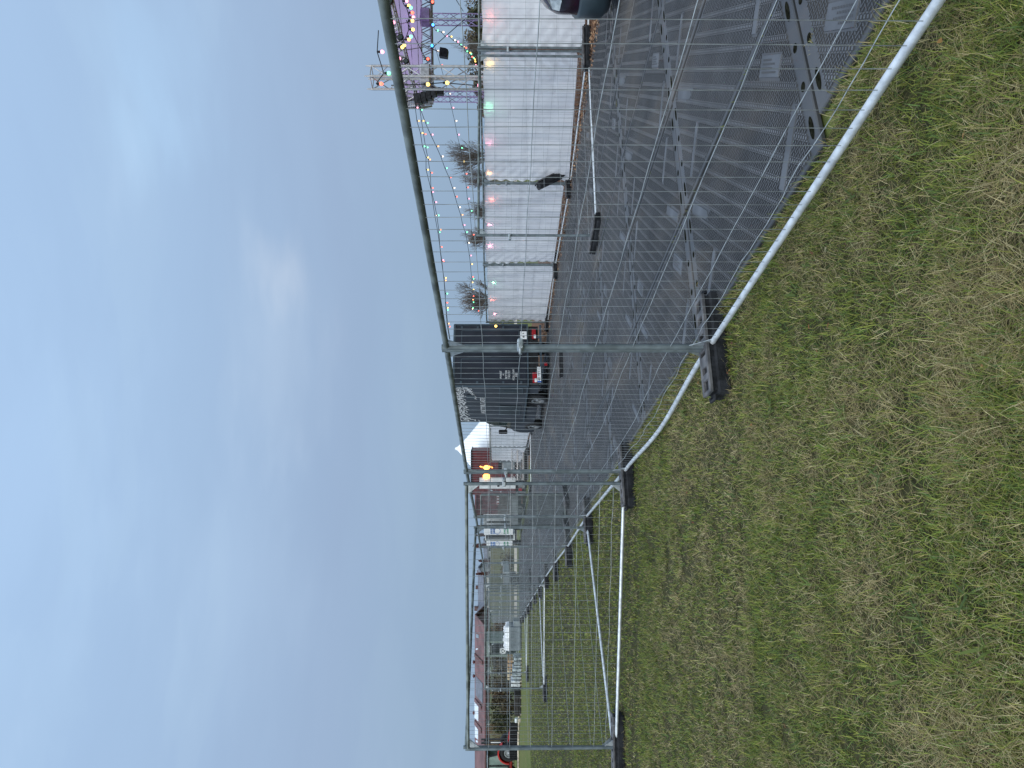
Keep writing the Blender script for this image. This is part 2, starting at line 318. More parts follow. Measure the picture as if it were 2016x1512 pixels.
for i in range(-4, 22):
    for j in range(6):
        a = -1.81 + 2.27 * (i + .5); q = .03 + 1.222 * (j + .5) + (0.18 if i == -1 else 0.0) + .02 * math.sin(i * 3.1)
        if i < -1: q += .18
        p = AQ(a, q)
        vis = False
        for dx in (-1.3, 0, 1.3):
            for dy in (-1.3, 0, 1.3):
                X, Y = p.x + dx, p.y + dy
                if Y > .8 and abs(X / Y) < .575 and 1.7 / Y < .76: vis = True
        if not vis: continue
        if i >= 13 and j >= 4: continue
        if first: o = mp0; first = False
        else: o = mp0.copy(); COL.objects.link(o)
        o.location = p + Vector((0, 0, .004 + .006 * random.random())); o.rotation_euler = (R(random.uniform(-.35, .35)), R(random.uniform(-.25, .25)), rz + R(random.uniform(-.35, .35)) + (math.pi if random.random() < .5 else 0))
        tag(o, 'dark grey plastic ground mat with raised tread, one of the mats laid as a road', 'ground mat', 'ground mats of the temporary road'); kcount += 1

# ------------------------------------------------------------------ fence panels, feet
PL, PH = 3.65, 1.97
def panel_parts(root, L=PL, nv=33, horiz=(.27, .55, .83, 1.11, 1.39, 1.67, 1.83), bend=0.0, seed=0, wr=.0018, hr=.0021, sag=0.0, spigot=.13, rr=.0215, pr=.0225):
    rs = random.Random(seed)
    # local x along the panel, z = 0 at the bottom rail
    def sagz(x): return -sag * math.sin(math.pi * min(1, max(0, x / L)) ** 1.0) ** 2
    for x in (0.0, L):
        mb = MB(); mb.tube([(x, 0, -spigot), (x, 0, PH + .035)], pr, 10); mb.build('post', poststeel, root)
    mb = MB(); mb.tube([(.02, 0, PH), (L - .02, 0, PH)], rr, 10); mb.build('top_rail', galv_dark, root)
    mb = MB(); mb.tube([(.02 + (L - .04) * k / 14, -sag * 1.0 * math.sin(math.pi * k / 14) ** 2, sagz(L * k / 14) * .6) for k in range(15)], rr, 10); mb.build('bottom_rail', galv_skylit, root)
    mb = MB(); yo = -.012
    for k in range(1, nv):
        x = L * k / nv; d = rs.uniform(-1, 1) * bend
        pts = [(x + (d * math.sin(math.pi * t) + rs.uniform(-.3, .3) * bend if 0 < t < 1 else 0), yo - sag * math.sin(math.pi * x / L) ** 2 * (1 - t), PH * t + (sagz(x) * .6 if t == 0 else 0)) for t in ((0, .25, .5, .75, 1) if bend else (0, 1))]
        mb.tube(pts, wr, 5, False)
    nh = 30 if bend else 8; mb.cur = 1
    for q, h in enumerate(horiz):
        z = PH - h if True else h
        z = PH - h; ph = rs.uniform(0, 6); amp = bend * (1.3 if z < .3 else .35)
        pts = [(L * k / nh, yo + .006 - sag * math.sin(math.pi * k / nh) ** 2 * (1 - z / PH), z + (amp * (math.sin(k * .9 + ph) + rs.uniform(-.6, .6)) if 0 < k < nh else 0) + sagz(L * k / nh) * .6 * (1 - z / PH)) for k in range(nh + 1)]
        mb.tube(pts, hr, 5, False)
    mb.build('wire_mesh', [wirem, wire_skylit], root)
    for x, sx in ((0, 1), (L, -1)):
        for z, sz in ((0, 1), (PH, -1)):
            mb = MB(); mb.prism([(x + sx * .02, z + sz * .015), (x + sx * .135, z + sz * .015), (x + sx * .02, z + sz * .16)], .004); mb.build('corner_plate', galv, root)
    return root
def clamp_part(root, x, z):
    mb = MB(); mb.bbox((x, 0, z), (.10, .075, .045), .008); mb.tube([(x + .01, -.03, z), (x + .01, -.075, z)], .014, 6); mb.build('clamp', galv, root)
def place(root, a, b, za, zb, L=PL):
    d = Vector((b[0] - a[0], b[1] - a[1], zb - za)); h = math.hypot(d.x, d.y)
    e = d.normalized() * .027; a = Vector((a[0], a[1], za)) + e; h -= .054; za = a.z; d = d - 2 * e
    root.location = (a[0], a[1], za); root.rotation_euler = (0, -math.atan2(d.z, h), math.atan2(d.y, d.x)); root.scale = (h / L, 1, 1)
def post_at(xt, xb, y, dz=PH):
    D = dz * F / (xb - xt); p = P(xt, y, D); return Vector((p.x, p.y, 0)), p.z - dz
A_ = (.27, 5.11); B_ = (-1.09, 8.49); C_ = (-2.35, 12.09); R0 = (1.63, 1.73)
FARD = Vector((-.37, .929)) * 3.66
main_pts = [Vector(C_), Vector((-3.66, 15.36)), Vector((-4.90, 18.7)), Vector((-6.26, 22.2))]
for k in range(9): main_pts.append(main_pts[3] + FARD * (k + 1))
# custom bent panels nearest the camera
pn = empty('mesh_fence', 'nearest galvanised mesh fence panel, running out of the frame beside the camera', 'fence panel', group='mesh fence panels of the long line')
panel_parts(pn, seed=3, bend=.006, sag=.0); place(pn, A_, R0, .105, .135); clamp_part(pn, .03, 1.42)
pb = empty('mesh_fence', 'galvanised mesh fence panel with a buckled bottom rail, second of the long line', 'fence panel', group='mesh fence panels of the long line')
panel_parts(pb, seed=5, bend=.008, sag=.05); place(pb, B_, A_, .105, .105); clamp_part(pb, -.03, 1.48)
pp = empty('mesh_fence', '', 'fence panel'); panel_parts(pp, seed=9); clamp_part(pp, -.03, 1.45)
used = [False]
def panel(a, b, za=.105, zb=.105, label='', group='mesh fence panels of the long line'):
    o = pp if not used[0] else copy_tree(pp); used[0] = True
    place(o, a, b, za, zb); tag(o, label, 'fence panel', group); return o
panel(C_, B_, label='mesh fence panel of the long line just beyond the braced corner')
FARL = 'mesh fence panel in the far run of the long fence line along the mats'
for k in range(len(main_pts) - 1): panel(main_pts[k + 1], main_pts[k], .1, .1, FARL)
L_ = (-4.87, 9.07)
pl = empty('mesh_fence', 'mesh fence panel standing square across the grass, nearest of the bracing panels', 'fence panel', group='bracing panels standing out from the line')
panel_parts(pl, seed=21, bend=.005); place(pl, L_, (-1.215, 8.5), .11, .108); clamp_part(pl, PL + .02, 1.5)
panel((-2.52, 12.03), L_, .10, .14, 'bracing mesh panel slanting back over the grass behind the nearest square one', 'bracing panels standing out from the line')
L2 = (-10.2, 22.8)
panel(L2, (-6.6, 22.6), .12, .12, 'second bracing mesh panel out on the grass, seen through the nearest one', 'bracing panels standing out from the line')
panel(main_pts[4] + Vector((-.15, 0)), L2, .1, .13, 'bracing mesh panel slanting back from the second square bracing panel', 'bracing panels standing out from the line')
L3 = (-15.4, 36.3)
panel(L3, main_pts[7] + Vector((-.15, 0)), .12, .1, 'third bracing mesh panel, in front of the tan boards and wrapped blocks', 'bracing panels standing out from the line')
panel(main_pts[8] + Vector((-.15, 0)), L3, .1, .12, 'bracing mesh panel slanting back to the third bracing corner', 'bracing panels standing out from the line')
L4 = (-22.6, 50.2)
panel(L4, (-19.0, 50.0), .12, .1, 'farthest bracing mesh panel beside the black pallets', 'bracing panels standing out from the line')
# feet
def foot_parts(root):
    Lf, Wf, Hf = .80, .21, .135
    mb = MB(); mb.bbox((0, 0, .045), (Lf, Wf, .09), .012); mb.bbox((0, 0, .075), (Lf - .05, Wf - .04, .09), .012); mb.build('block', rubber, root)
    mb = MB(); zt = .128; t = .03
    for y in (-Wf / 2 + .03, Wf / 2 - .03): mb.bbox((0, y, zt), (Lf - .03, .036, .024), .004)
    for x, wd in ((-.37, .03), (-.25, .05), (-.13, .09), (0, .10), (.13, .09), (.25, .05), (.37, .03)): mb.bbox((x, 0, zt - .002), (wd, Wf - .08, .022), .004)
    mb.build('top_grid', rubber_skylit, root)
    for s in (-1, 1):
        mb = MB(); mb.tube([(s * Lf / 2, -.055, .10), (s * (Lf / 2 + .03), -.05, .10), (s * (Lf / 2 + .03), .05, .10), (s * Lf / 2, .055, .10)], .012, 6); mb.build('handle', rubber, root)
fp = empty('fence_block', '', 'fence foot'); foot_parts(fp); fused = [False]
def foot(p, rz, label, group='black fence feet on the grass', z=0.0, tilt=None):
    o = fp if not fused[0] else copy_tree(fp); fused[0] = True
    o.scale = (1, 1, 1.15); o.location = (p[0], p[1], z); o.rotation_euler = tilt or (0, 0, rz); tag(o, label, 'fence foot', group); return o
perp = math.atan2(EP.y, EP.x)
foot((A_[0] + .02, A_[1] - .02), perp - R(4), 'black plastic fence foot under the nearest full post, grey grid on top')
foot((B_[0] - .05, B_[1]), perp, 'black plastic fence foot at the corner where the square panel meets the line')
foot((L_[0] + .05, L_[1] + .02), perp - R(14), 'black plastic fence foot at the outer end of the nearest square panel')
foot((C_[0] - .08, C_[1]), perp, 'black fence foot where the slanting brace joins the long line')
for k, p in enumerate(main_pts[1:]):
    foot(p + Vector((-.05 + random.uniform(-.1, .1), 0)), perp + R(random.uniform(-6, 6)), 'small dark fence foot under the far run of the long fence line')
foot(L2, perp, 'black fence foot lying under the outer post of the second bracing panel')
foot(L3, perp, 'black fence foot under the outer post of the third bracing panel')
foot((R0[0], R0[1]), perp, 'black fence foot under the post just outside the frame')

# ------------------------------------------------------------------ tarped fence line on the far side of the road
T = [Vector((9.55, 11.55)), Vector((6.07, 12.37)), Vector((4.53, 15.4)), Vector((3.28, 18.75)), Vector((1.98, 22.0))]
T2 = [Vector((-.66, 28.5)), Vector((-1.96, 31.9)), Vector((-3.27, 35.2)), Vector((-4.35, 38.2))]
ZT = [.05, .045, .035, .08, .05]
TG = 'fence panels carrying the white tarpaulins'
tl = ['first tarp fence panel, behind the dark purple car', 'tarp fence panel between the paired posts and the tilted foot', 'tarp fence panel between the tilted foot and the next post', 'tarp fence panel next to the dark van']
for k in range(4):
    panel(T[k + 1], T[k], ZT[k + 1], ZT[k], tl[k], TG)
for k in range(3): panel(T2[k + 1], T2[k], .06, .06, ['tarp fence panel hidden behind the van', 'tarp fence panel in front of the van bonnet', 'farthest tarp fence panel beside the red booth'][k], TG)
def tarp_mat():
    mt = bpy.data.materials.new('white_tarpaulin'); mt.use_nodes = True; t = mt.node_tree; b = t.nodes['Principled BSDF']; o = t.nodes['Material Output']
    b.inputs['Base Color'].default_value = (.74, .75, .78, 1); b.inputs['Roughness'].default_value = .45
    g = N('ShaderNodeTexCoord', t)
    mpn = N('ShaderNodeMapping', t); mpn.inputs['Scale'].default_value = (1, 1, .35); t.links.new(g.outputs['Object'], mpn.inputs[0])
    n = N('ShaderNodeTexNoise', t); n.inputs['Scale'].default_value = 2.2; n.inputs['Detail'].default_value = 3; n.inputs['Distortion'].default_value = .6; t.links.new(mpn.outputs[0], n.inputs['Vector'])
    r = ramp(t, [(.3, (.76, .785, .85)), (.7, (.86, .88, .93))]); t.links.new(n.outputs[0], r.inputs[0]); t.links.new(r.outputs[0], b.inputs['Base Color'])
    bp = N('ShaderNodeBump', t); bp.inputs['Strength'].default_value = .55; bp.inputs['Distance'].default_value = .1; t.links.new(n.outputs[0], bp.inputs['Height']); t.links.new(bp.outputs[0], b.inputs['Normal'])
    tr = N('ShaderNodeBsdfTranslucent', t); tr.inputs[0].default_value = (.8, .8, .82, 1)
    mxs = N('ShaderNodeMixShader', t); mxs.inputs[0].default_value = .3; t.links.new(b.outputs[0], mxs.inputs[1]); t.links.new(tr.outputs[0], mxs.inputs[2]); t.links.new(mxs.outputs[0], o.inputs[0]); return mt
tarpm = tarp_mat()
def tarp(a, b, za, zb, label, seed, z0=.04, z1=1.93, xa=.07, xb=.07, bulge=.0, slack=(0, 0)):
    rs = np.random.default_rng(seed); h = math.hypot(b[0] - a[0], b[1] - a[1]); nx, nz = 60, 34; mb = MB()
    fold = rs.uniform(0, 6, 8)
    def dis(x, z):
        d = .012 * math.sin(x * 9 + fold[0] + 2.2 * z) + .009 * math.sin(x * 17 + fold[1] - 3 * z) + .012 * math.sin(x * 2.3 + fold[2]) * math.sin(z * 2 + fold[3])
        for k, zz in enumerate((.55, 1.0, 1.45)): d += .018 * math.exp(-((z - zz - .02 * math.sin(x * 2 + fold[4 + k])) / .025) ** 2)
        c = min(x, h - x); d += .03 * math.exp(-c / .35) * math.sin(26 * (z + c * .8))
        return d
    for j in range(nz + 1):
        for i in range(nx + 1):
            u, v = i / nx, j / nz; x = xa + (h - xa - xb) * u
            cx = min(u, 1 - u) * h; rnd = .05 * max(0, 1 - cx / .12) ** 2
            z = z0 + slack[0] * (1 - u) * (1 - v) + slack[1] * u * (1 - v) + (z1 - z0) * v + rnd * (1 if v < .5 else -1) * (abs(2 * v - 1)) - .02 * math.sin(u * math.pi * 5) ** 2 * v
            mb.v.append((x, .03 + dis(x, z) + bulge * math.sin(math.pi * u) * v * (1 - v) * 4, z))
    for j in range(nz):
        for i in range(nx): k = j * (nx + 1) + i; mb.f.append((k, k + 1, k + nx + 2, k + nx + 1)); mb.mi.append(0); mb.sm.append(True)
    o = mb.build('tarpaulin', tarpm); o.location = (a[0], a[1], za); o.rotation_euler = (0, 0, math.atan2(b[1] - a[1], b[0] - a[0]))
    return tag(o, label, 'tarpaulin', 'white tarpaulins tied to the fence')
tarp(T[1], T[0], ZT[1], ZT[0], 'white tarpaulin on the fence behind the purple car', 1, slack=(.02, .05), xa=.04)
tarp(T[2], T[1], ZT[2], ZT[1], 'white tarpaulin left of the paired posts, lifted at its far foot', 2, slack=(.0, .14), xb=.06)
tarp(T[3], T[2], ZT[3], ZT[2], 'white tarpaulin between the tilted foot and the next post', 3, slack=(.02, .05))
tarp(T[4], T[3], ZT[4], ZT[3], 'white tarpaulin ending at the corner of the dark van', 4, slack=(.05, .02))
tarp(T2[1], T2[0], .06, .06, 'white tarpaulin on the panel hidden behind the van', 5)
tarp(T2[2], T2[1], .06, .06, 'greyish white tarpaulin in front of the pagoda tent', 6, slack=(.1, .0))
tarp(T2[3], T2[2], .06, .06, 'loose white tarpaulin hanging beside the red booth', 7, slack=(.25, .1), bulge=.25)
ft = 'black fence feet along the tarp line'
foot(T[1] + Vector((-.02, -.1)), perp - R(12), 'black fence foot under the paired posts right of the tarp', ft, z=.0)
foot(T[2] + Vector((.05, 0)), perp, 'black fence foot flat under the tilted one', ft)
foot(T[2] + Vector((-.02, -.2)), 0, 'black fence foot leaning up against the tarp fence post', ft, z=.42, tilt=(R(24), R(57), perp + R(8)))
foot(T[3], perp, 'black fence foot under the second tarp post from the van', ft)
foot(T[4] + Vector((.1, -.1)), perp, 'black fence foot at the tarp end beside the van', ft)
for k, p in enumerate(T2): foot(p, perp, 'black fence foot under the far tarp panels past the van', ft)
# free panel inside the road
N0, N1 = Vector((2.44, 11.3)), Vector((5.92, 12.26))
panel(N0, N1, .035, .043, 'bare mesh panel standing open across the mats in front of the tarps', 'loose mesh panels inside the road')
foot(N0 + Vector((.03, -.10)), R(-60), 'black fence foot holding the open bare panel on the mats', 'black fence feet on the mats')
foot((.0 + .58, 17.1), R(10), 'black fence foot lying alone on the mats by the van', 'black fence feet on the mats')
# panel across the road and narrow gate stacks
pa, pb2 = P(1047, 968, 33), P(1047, 842, 33.4)
panel(Vector((pa.x, pa.y)), Vector((pb2.x, pb2.y)), .05, .05, 'bare mesh panel across the road in front of the red booth', 'loose mesh panels inside the road')
foot((pa.x, pa.y), R(15), 'black fence foot below the far panel across the road', 'black fence feet on the mats')
for (px, py0, py1, D, lab) in ((1113, 974, 1036, 15.9, 'stack of narrow mesh gate leaves standing on the mats'), (1044, 1131, 1160, 33.0, 'far stack of narrow mesh gate leaves by the fence line')):
    g0, g1 = P(px, py1, D), P(px, py0, D); Lg = (g1 - g0).length
    st = empty('mesh_gate', lab, 'mesh gate', (g0.x, g0.y, .1), math.atan2((g1 - g0).y, (g1 - g0).x), group='stacks of narrow gate leaves')
    for k in range(3):
        mb = MB(); y = k * .06
        for x in (0, Lg): mb.tube([(x, y, -.05), (x, y, PH)], .019, 8)
        for z in (0, PH * .33, PH * .66, PH): mb.tube([(0, y, z), (Lg, y, z)], .015 if z in (0, PH) else .004, 6)
        n = 24
        for i in range(1, n): mb.tube([(Lg * (i + .3 * k) / n, y, 0), (Lg * (i + .3 * k) / n, y, PH)], .0028, 4, False)
        mb.build('leaf', galv_dark, st)
    for i, (x, y) in enumerate(((Lg * .95, .05), (Lg * .1, .05))):
        pw = Vector((g0.x, g0.y, 0)).lerp(Vector((g1.x, g1.y, 0)), x / Lg)
        foot((pw.x, pw.y - .05), R(70), 'black fence foot clamping the %s stack of gate leaves at its %s side' % ('near' if D < 20 else 'far', 'road' if i == 0 else 'grass'), 'black fence feet on the mats')
# ------------------------------------------------------------------ dark box van
VR = R(21); V0 = P(1083, 760, 20.9); V0.z = 0
navy_rear = material('dark_rear_navy', (.017, .020, .029), .5, 0, .2, 1.5, .05, 8, spec=.25)  # darker copy of the van's navy for the rear doors
van = empty('box_van', 'dark navy food van at the end of the tarps, white scribbles along its roof edge', 'van', V0, VR)
VW, VB, VL = 2.08, 3.55, 5.12
mb = MB(); mb.bbox((VW / 2, VB / 2, (3.06 + .72) / 2), (VW, VB, 3.06 - .72), .05); mb.build('box_body', navy, van)
mb = MB()
for x in (.0, VW):
    mb.bar((x, .02, .72), (x, .02, 3.04), .05)
mb.bar((0, .01, 3.03), (VW, .01, 3.03), .06); mb.bar((0, .01, .74), (VW, .01, .74), .05); mb.bar((-.005, 0, 3.03), (-.005, VB, 3.03), .05); mb.bar((-.005, 0, .75), (-.005, VB, .75), .05); mb.bar((-.004, 0, 1.62), (-.004, VB, 1.62), .012)
mb.bar((-.003, VB - .02, .75), (-.003, VB - .02, 3.0), .03)
navy_trim = material('navy_trim', (.05, .07, .09), .4, .2, .1, 4); mb.build('edge_trim', navy_trim, van)
for x0, x1 in ((.08, VW / 2 - .01), (VW / 2 + .01, VW - .08)):
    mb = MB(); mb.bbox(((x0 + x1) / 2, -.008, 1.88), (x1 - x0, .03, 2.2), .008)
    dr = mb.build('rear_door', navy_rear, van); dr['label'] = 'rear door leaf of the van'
    mb = MB(); xi0, xi1 = x0 + .14, x1 - .14
    for a, b in (((xi0, 1.0), (xi1, 1.0)), ((xi0, 2.8), (xi1, 2.8)), ((xi0, 1.0), (xi0, 2.8)), ((xi1, 1.0), (xi1, 2.8))): mb.bar((a[0], -.026, a[1]), (b[0], -.026, b[1]), .022, .012, (0, 1, 0))
    for z in (.95, 1.5, 2.3, 2.8): mb.box((x0 + .03 if x0 < 1 else x1 - .03, -.03, z), (.07, .02, .06))
    mb.build('door_frame', navy_trim, dr)
MR = Matrix.Rotation(R(90), 4, 'X')                                      # text facing -y
for body, z, sz in (('WANT', 1.574, .088), ('A', 1.496, .075), ('BETTER', 1.405, .088), ('TASTE?', 1.315, .088), ('FOLLOW', 1.18, .088), ('ME!', 1.095, .088)):
    text('lettering', body, sz, lettering_white, van, Matrix.Translation((.36, -.034, z)) @ MR)
ML_ = Matrix(((0, 0, -1, 0), (-1, 0, 0, 0), (0, 1, 0, 0), (0, 0, 0, 1)))   # text on the left side, facing -x, reading towards the rear->left
text('lettering', 'A BETTER TASTE', .215, lettering_white, van, Matrix.Translation((-.012, 1.80, 2.15)) @ ML_)
mb = MB(); rs = random.Random(4)
def squiggle(mb, s0, z0, ln, amp, n, ang):
    pts = []
    for k in range(n):
        t = k / (n - 1); x = ln * t; y = amp * math.sin(t * math.pi * rs.choice((3, 4, 5)) + rs.uniform(-.4, .4)) * (.5 + .5 * t)
        pts.append((-.008, s0 + x * math.cos(ang) - y * math.sin(ang), z0 + x * math.sin(ang) + y * math.cos(ang)))
    for a, b in zip(pts, pts[1:]):
        mb.bar(a, b, .022, .006, (1, 0, 0))
for k in range(30):
    s0 = .03 + 3.4 * k / 30; dz = .26 if 3 < k < 25 else .38
    for q in range(3): squiggle(mb, s0 + rs.uniform(-.05, .08), 3.0 - dz * (q + rs.random() * .6) / 3.2, rs.uniform(.16, .3), rs.uniform(.015, .05), 7, rs.uniform(-.9, .3))
for k in range(7): squiggle(mb, .06 + .13 * k, 2.72 - .05 * k, .34, .05, 8, -.8 + .1 * k)
for k in range(5): squiggle(mb, 3.1 + .06 * k, 2.75 - .10 * k, .16, .03, 6, rs.uniform(-.6, .4))
mb.build('scribble_pattern', lettering_white, van)
for y0, y1, z0, z1 in ((.10, .62, .90, 1.60), (1.80, 2.70, .92, 1.60), (.78, 1.05, 2.42, 2.64)):
    mb = MB(); yc, zc = (y0 + y1) / 2, (z0 + z1) / 2
    mb.box((-.012, yc, zc), (.02, y1 - y0, z1 - z0)); h = mb.build('side_hatch', material('hatch_paint', (.018, .026, .034), .35, 0, .1, 3), van)
    mb = MB()
    for a, b in (((y0, z0), (y1, z0)), ((y0, z1), (y1, z1)), ((y0, z0), (y0, z1)), ((y1, z0), (y1, z1))): mb.bar((-.026, a[0], a[1]), (-.026, b[0], b[1]), .03, .012, (1, 0, 0))
    if y1 - y0 > .4: mb.bar((-.026, yc, z0 + .12), (-.026, yc, z1 - .12), .012); mb.bar((-.026, y0 + .1, z0 + .3), (-.026, y1 - .1, z0 + .3), .012)
    mb.build('frame', navy_trim, h)
# chassis, skirts, bumper
mb = MB(); mb.box((VW / 2, VB / 2, .56), (VW - .5, VB - .2, .26)); mb.box((VW / 2, .12, .55), (VW - .1, .2, .3)); mb.build('chassis', black, van)
mb = MB(); mb.bbox((.06, .45, .55), (.05, .7, .34), .01); mb.build('side_skirt', navy, van)
mb = MB(); mb.bbox((.06, 2.85, .52), (.05, 1.5, .36), .01); mb.build('side_skirt', navy, van)
mb = MB(); mb.bbox((.07, 2.85, .36), (.05, 1.4, .05), .01); mb.build('side_rail', alu, van)
mb = MB(); mb.bar((.05, -.06, .33), (VW - .05, -.06, .33), .05, .07); mb.bar((.45, .1, .6), (.45, -.05, .35), .05); mb.bar((1.63, .1, .6), (1.63, -.05, .35), .05); mb.build('underrun_bar', navy_trim, van)
for x0, x1 in ((.10, .44), (VW - .50, VW - .16)):
    mb = MB(); mb.bbox(((x0 + x1) / 2, -.015, .53), (x1 - x0, .05, .13), .01); l = mb.build('tail_light', redlens, van)
    mb = MB(); mb.bbox((x0 + .07, -.045, .50), (.12, .012, .07), .004); mb.build('reverse_lens', white, l)
mb = MB(); mb.bbox((.34, -.10, .40), (.52, .012, .115), .004); pl_ = mb.build('number_plate', white, van)
mb = MB(); mb.box((.105, -.109, .40), (.045, .006, .11)); blue = material('plate_blue', (.02, .10, .42), .4, 0, .1, 5); mb.build('country_band', blue, pl_)
text('plate_text', 'HEI WT112', .105, black, pl_, Matrix.Translation((.365, -.1085, .40)) @ MR)
mb = MB(); mb.bbox((1.70, -.03, .86), (.27, .012, .21), .004); st = mb.build('info_sticker', white, van)
mb = MB(); mb.disc((1.645, -.038, .86), .018, .032, (0, 1, 0), 14, .004); mb.box((1.645, -.038, .86), (.016, .004, .016)); mb.box((1.76, -.038, .86), (.05, .004, .012), Matrix.Rotation(R(45), 3, 'Y')); mb.box((1.745, -.038, .88), (.03, .004, .012)); mb.build('icons', black, st)
mb = MB(); mb.bbox((.72, -.02, .18), (.11, .03, .10), .01); mb.build('reflector', redlens, van)
# cab
prof = [(3.5, .34), (5.06, .30), (5.15, .52), (5.12, .82), (4.96, 1.05), (4.66, 1.17), (4.02, 2.06), (3.78, 2.16), (3.5, 2.16)]
mb = MB(); nseg = len(prof); xs = [(.07, .10), (.13, .0), (VW - .13, .0), (VW - .07, .10)]; ring = []
for x, ins in xs:
    cy, cz = 4.2, 1.1; ring.append([(x, y + (cy - y) * ins * .35, z + (cz - z) * ins * .5) for y, z in prof])
vs = [p for rr_ in ring for p in rr_]; fs = [tuple(range(nseg)), tuple(range(4 * nseg - 1, 3 * nseg - 1, -1))]
for i in range(3):
    for k in range(nseg): fs.append((i * nseg + k, i * nseg + nseg + k, i * nseg + nseg + (k + 1) % nseg, i * nseg + (k + 1) % nseg))
mb.add(vs, fs); cabo = mb.build('cab', navy, van)
mb = MB(); mb.prism([(3.62, 1.2), (4.50, 1.2), (3.98, 1.98), (3.62, 2.02)], .02, Matrix.Translation((.062, 0, 0)) @ Matrix(((0, 1, 0, 0), (1, 0, 0, 0), (0, 0, 1, 0), (0, 0, 0, 1)))); mb.build('side_window', dark_glass, cabo)
mb = MB(); mb.add([(.2, 4.665, 1.19), (VW - .2, 4.665, 1.19), (VW - .25, 4.04, 2.06), (.25, 4.04, 2.06)], [(0, 1, 2, 3)]); mb.build('windscreen', dark_glass, cabo, Matrix.Translation((0, .012, .01)))
mb = MB(); mb.bbox((-.12, 4.40, 1.47), (.16, .07, .32), .03); mb.bar((-.05, 4.42, 1.38), (.1, 4.42, 1.3), .04); mb.build('wing_mirror', black, van)
mb = MB()
for k in range(6): mb.bar((.08 + .04 * k, 5.14, .70 + .03 * math.sin(k * 2.1)), (.12 + .04 * k, 5.14, .70 + .03 * math.sin(k * 2.1 + 2)), .018)
for a, b in (((4.62, .78), (4.70, .72)), ((4.70, .72), (4.80, .80)), ((4.80, .80), (4.87, .72)), ((4.87, .72), (4.93, .78))): mb.bar((.078, a[0], a[1]), (.078, b[0], b[1]), .022, .01, (1, 0, 0))
mb.build('emblem', white, cabo)
tyre = material('tyre_rubber', (.012, .012, .013), .8, 0, .2, 20); hub = material('wheel_cover', (.26, .27, .28), .4, .6, .2, 9)
def wheel(parent, c, r, wd, side, name='wheel'):
    mb = MB(); n = 28; prf = [(r * .55, -.5), (r * .93, -.5), (r, -.32), (r, .32), (r * .93, .5), (r * .55, .5)]; vs = []
    for k in range(n):
        a = 2 * math.pi * k / n
        vs += [(wd * v, q * math.cos(a), q * math.sin(a)) for q, v in prf]
    m_ = len(prf); mb.add(vs, [(k * m_ + i, k * m_ + (i + 1) % m_, ((k + 1) % n) * m_ + (i + 1) % m_, ((k + 1) % n) * m_ + i) for k in range(n) for i in range(m_)], True)
    w_ = mb.build(name, tyre, parent); w_.location = c
    mb = MB(); mb.disc((side * wd * .30, 0, 0), .04, r * .58, (1, 0, 0), 22, .03); mb.disc((side * wd * .42, 0, 0), r * .44, r * .60, (1, 0, 0), 22, .05); mb.ball((side * wd * .36, 0, 0), r * .2, 10, 6, (.5, 1, 1))
    mb.build('rim', hub, w_); return w_
for y in (1.5, 4.35):
    wheel(van, (.16, y, .355), .355, .23, -1); wheel(van, (VW - .16, y, .355), .355, .23, 1)
mb = MB(); mb.disc((.09, 1.5, .50), .40, .50, (1, 0, 0), 26, .06); mb.build('wheel_arch', black, van)

# ------------------------------------------------------------------ festoon lights
BC = {'r': (1, .16, .10), 'y': (1, .66, .16), 'g': (.18, .85, .40), 'o': (1, .40, .14), 'p': (1, .32, .45), 'w': (1, .80, .60), 'b': (.08, .45, 1.0)}
BM = {k: glow('bulb_glow_' + k, c, 2.6) for k, c in BC.items()}; BMESH = {}
def bulb_mesh(k, r):
    key = (k, round(r, 3))
    if key not in BMESH:
        mb = MB(); mb.ball((0, 0, -r * 1.0), r * .82, 10, 7, (1, 1, 1.1)); mb.cur = 1; mb.tube([(0, 0, r * .9), (0, 0, -r * .35)], r * .48, 6); o = mb.build('bulb', [BM[k], black]); BMESH[key] = o.data; bpy.data.objects.remove(o)
    return BMESH[key]
def festoon(label, pts, r, group='strings of coloured festoon bulbs', ext0=None, ext1=None, cord=.008):
    ps = [P(x, y, D) for x, y, D, c in pts]
    root = empty('festoon_lights', label, 'festoon lights', ps[0], group=group); o0 = ps[0]
    line = ([P(*ext0)] if ext0 else []) + [p + Vector((0, 0, r * 1.2)) for p in ps] + ([P(*ext1)] if ext1 else [])
    mb = MB(); mb.tube([p - o0 for p in line], cord, 5); mb.build('cord', black, root)
    for p, (x, y, D, c) in zip(ps, pts):
        o = bpy.data.objects.new('bulb', bulb_mesh(c, r)); COL.objects.link(o); o.parent = root; o.location = p - o0
    return root
def lerpD(lst, d0, d1, cols, seed=0):
    n = len(lst); rs = random.Random(seed); return [(x, y, d0 + (d1 - d0) * i / max(1, n - 1), cols[i % len(cols)] if isinstance(cols, str) else rs.choice(cols)) for i, (x, y) in enumerate(lst)]
festoon('festoon string low above the tarps, dropping from the stage corner to the van', lerpD([(820, 212), (823, 238), (830, 262), (834, 288), (841, 310), (841, 334), (850, 370), (857, 398), (862, 424), (866, 452), (868, 486), (871, 512), (876, 547), (879, 578), (879, 596), (880, 610), (882, 637)], 17.8, 20.5, 'poygyyrpgorpygrgo'), .026, ext0=(818, 200, 17.8), ext1=(885, 668, 20.8))
festoon('second festoon string beside the low one, ending above the van roof', lerpD([(829, 216), (832, 238), (836, 264), (840, 290), (845, 314), (849, 340), (851, 378), (858, 424), (864, 457), (872, 515), (876, 552), (880, 606), (884, 643)], 18.2, 20.9, 'gyrgorpwgroyr'), .025, ext0=(824, 198, 18), ext1=(886, 668, 21))
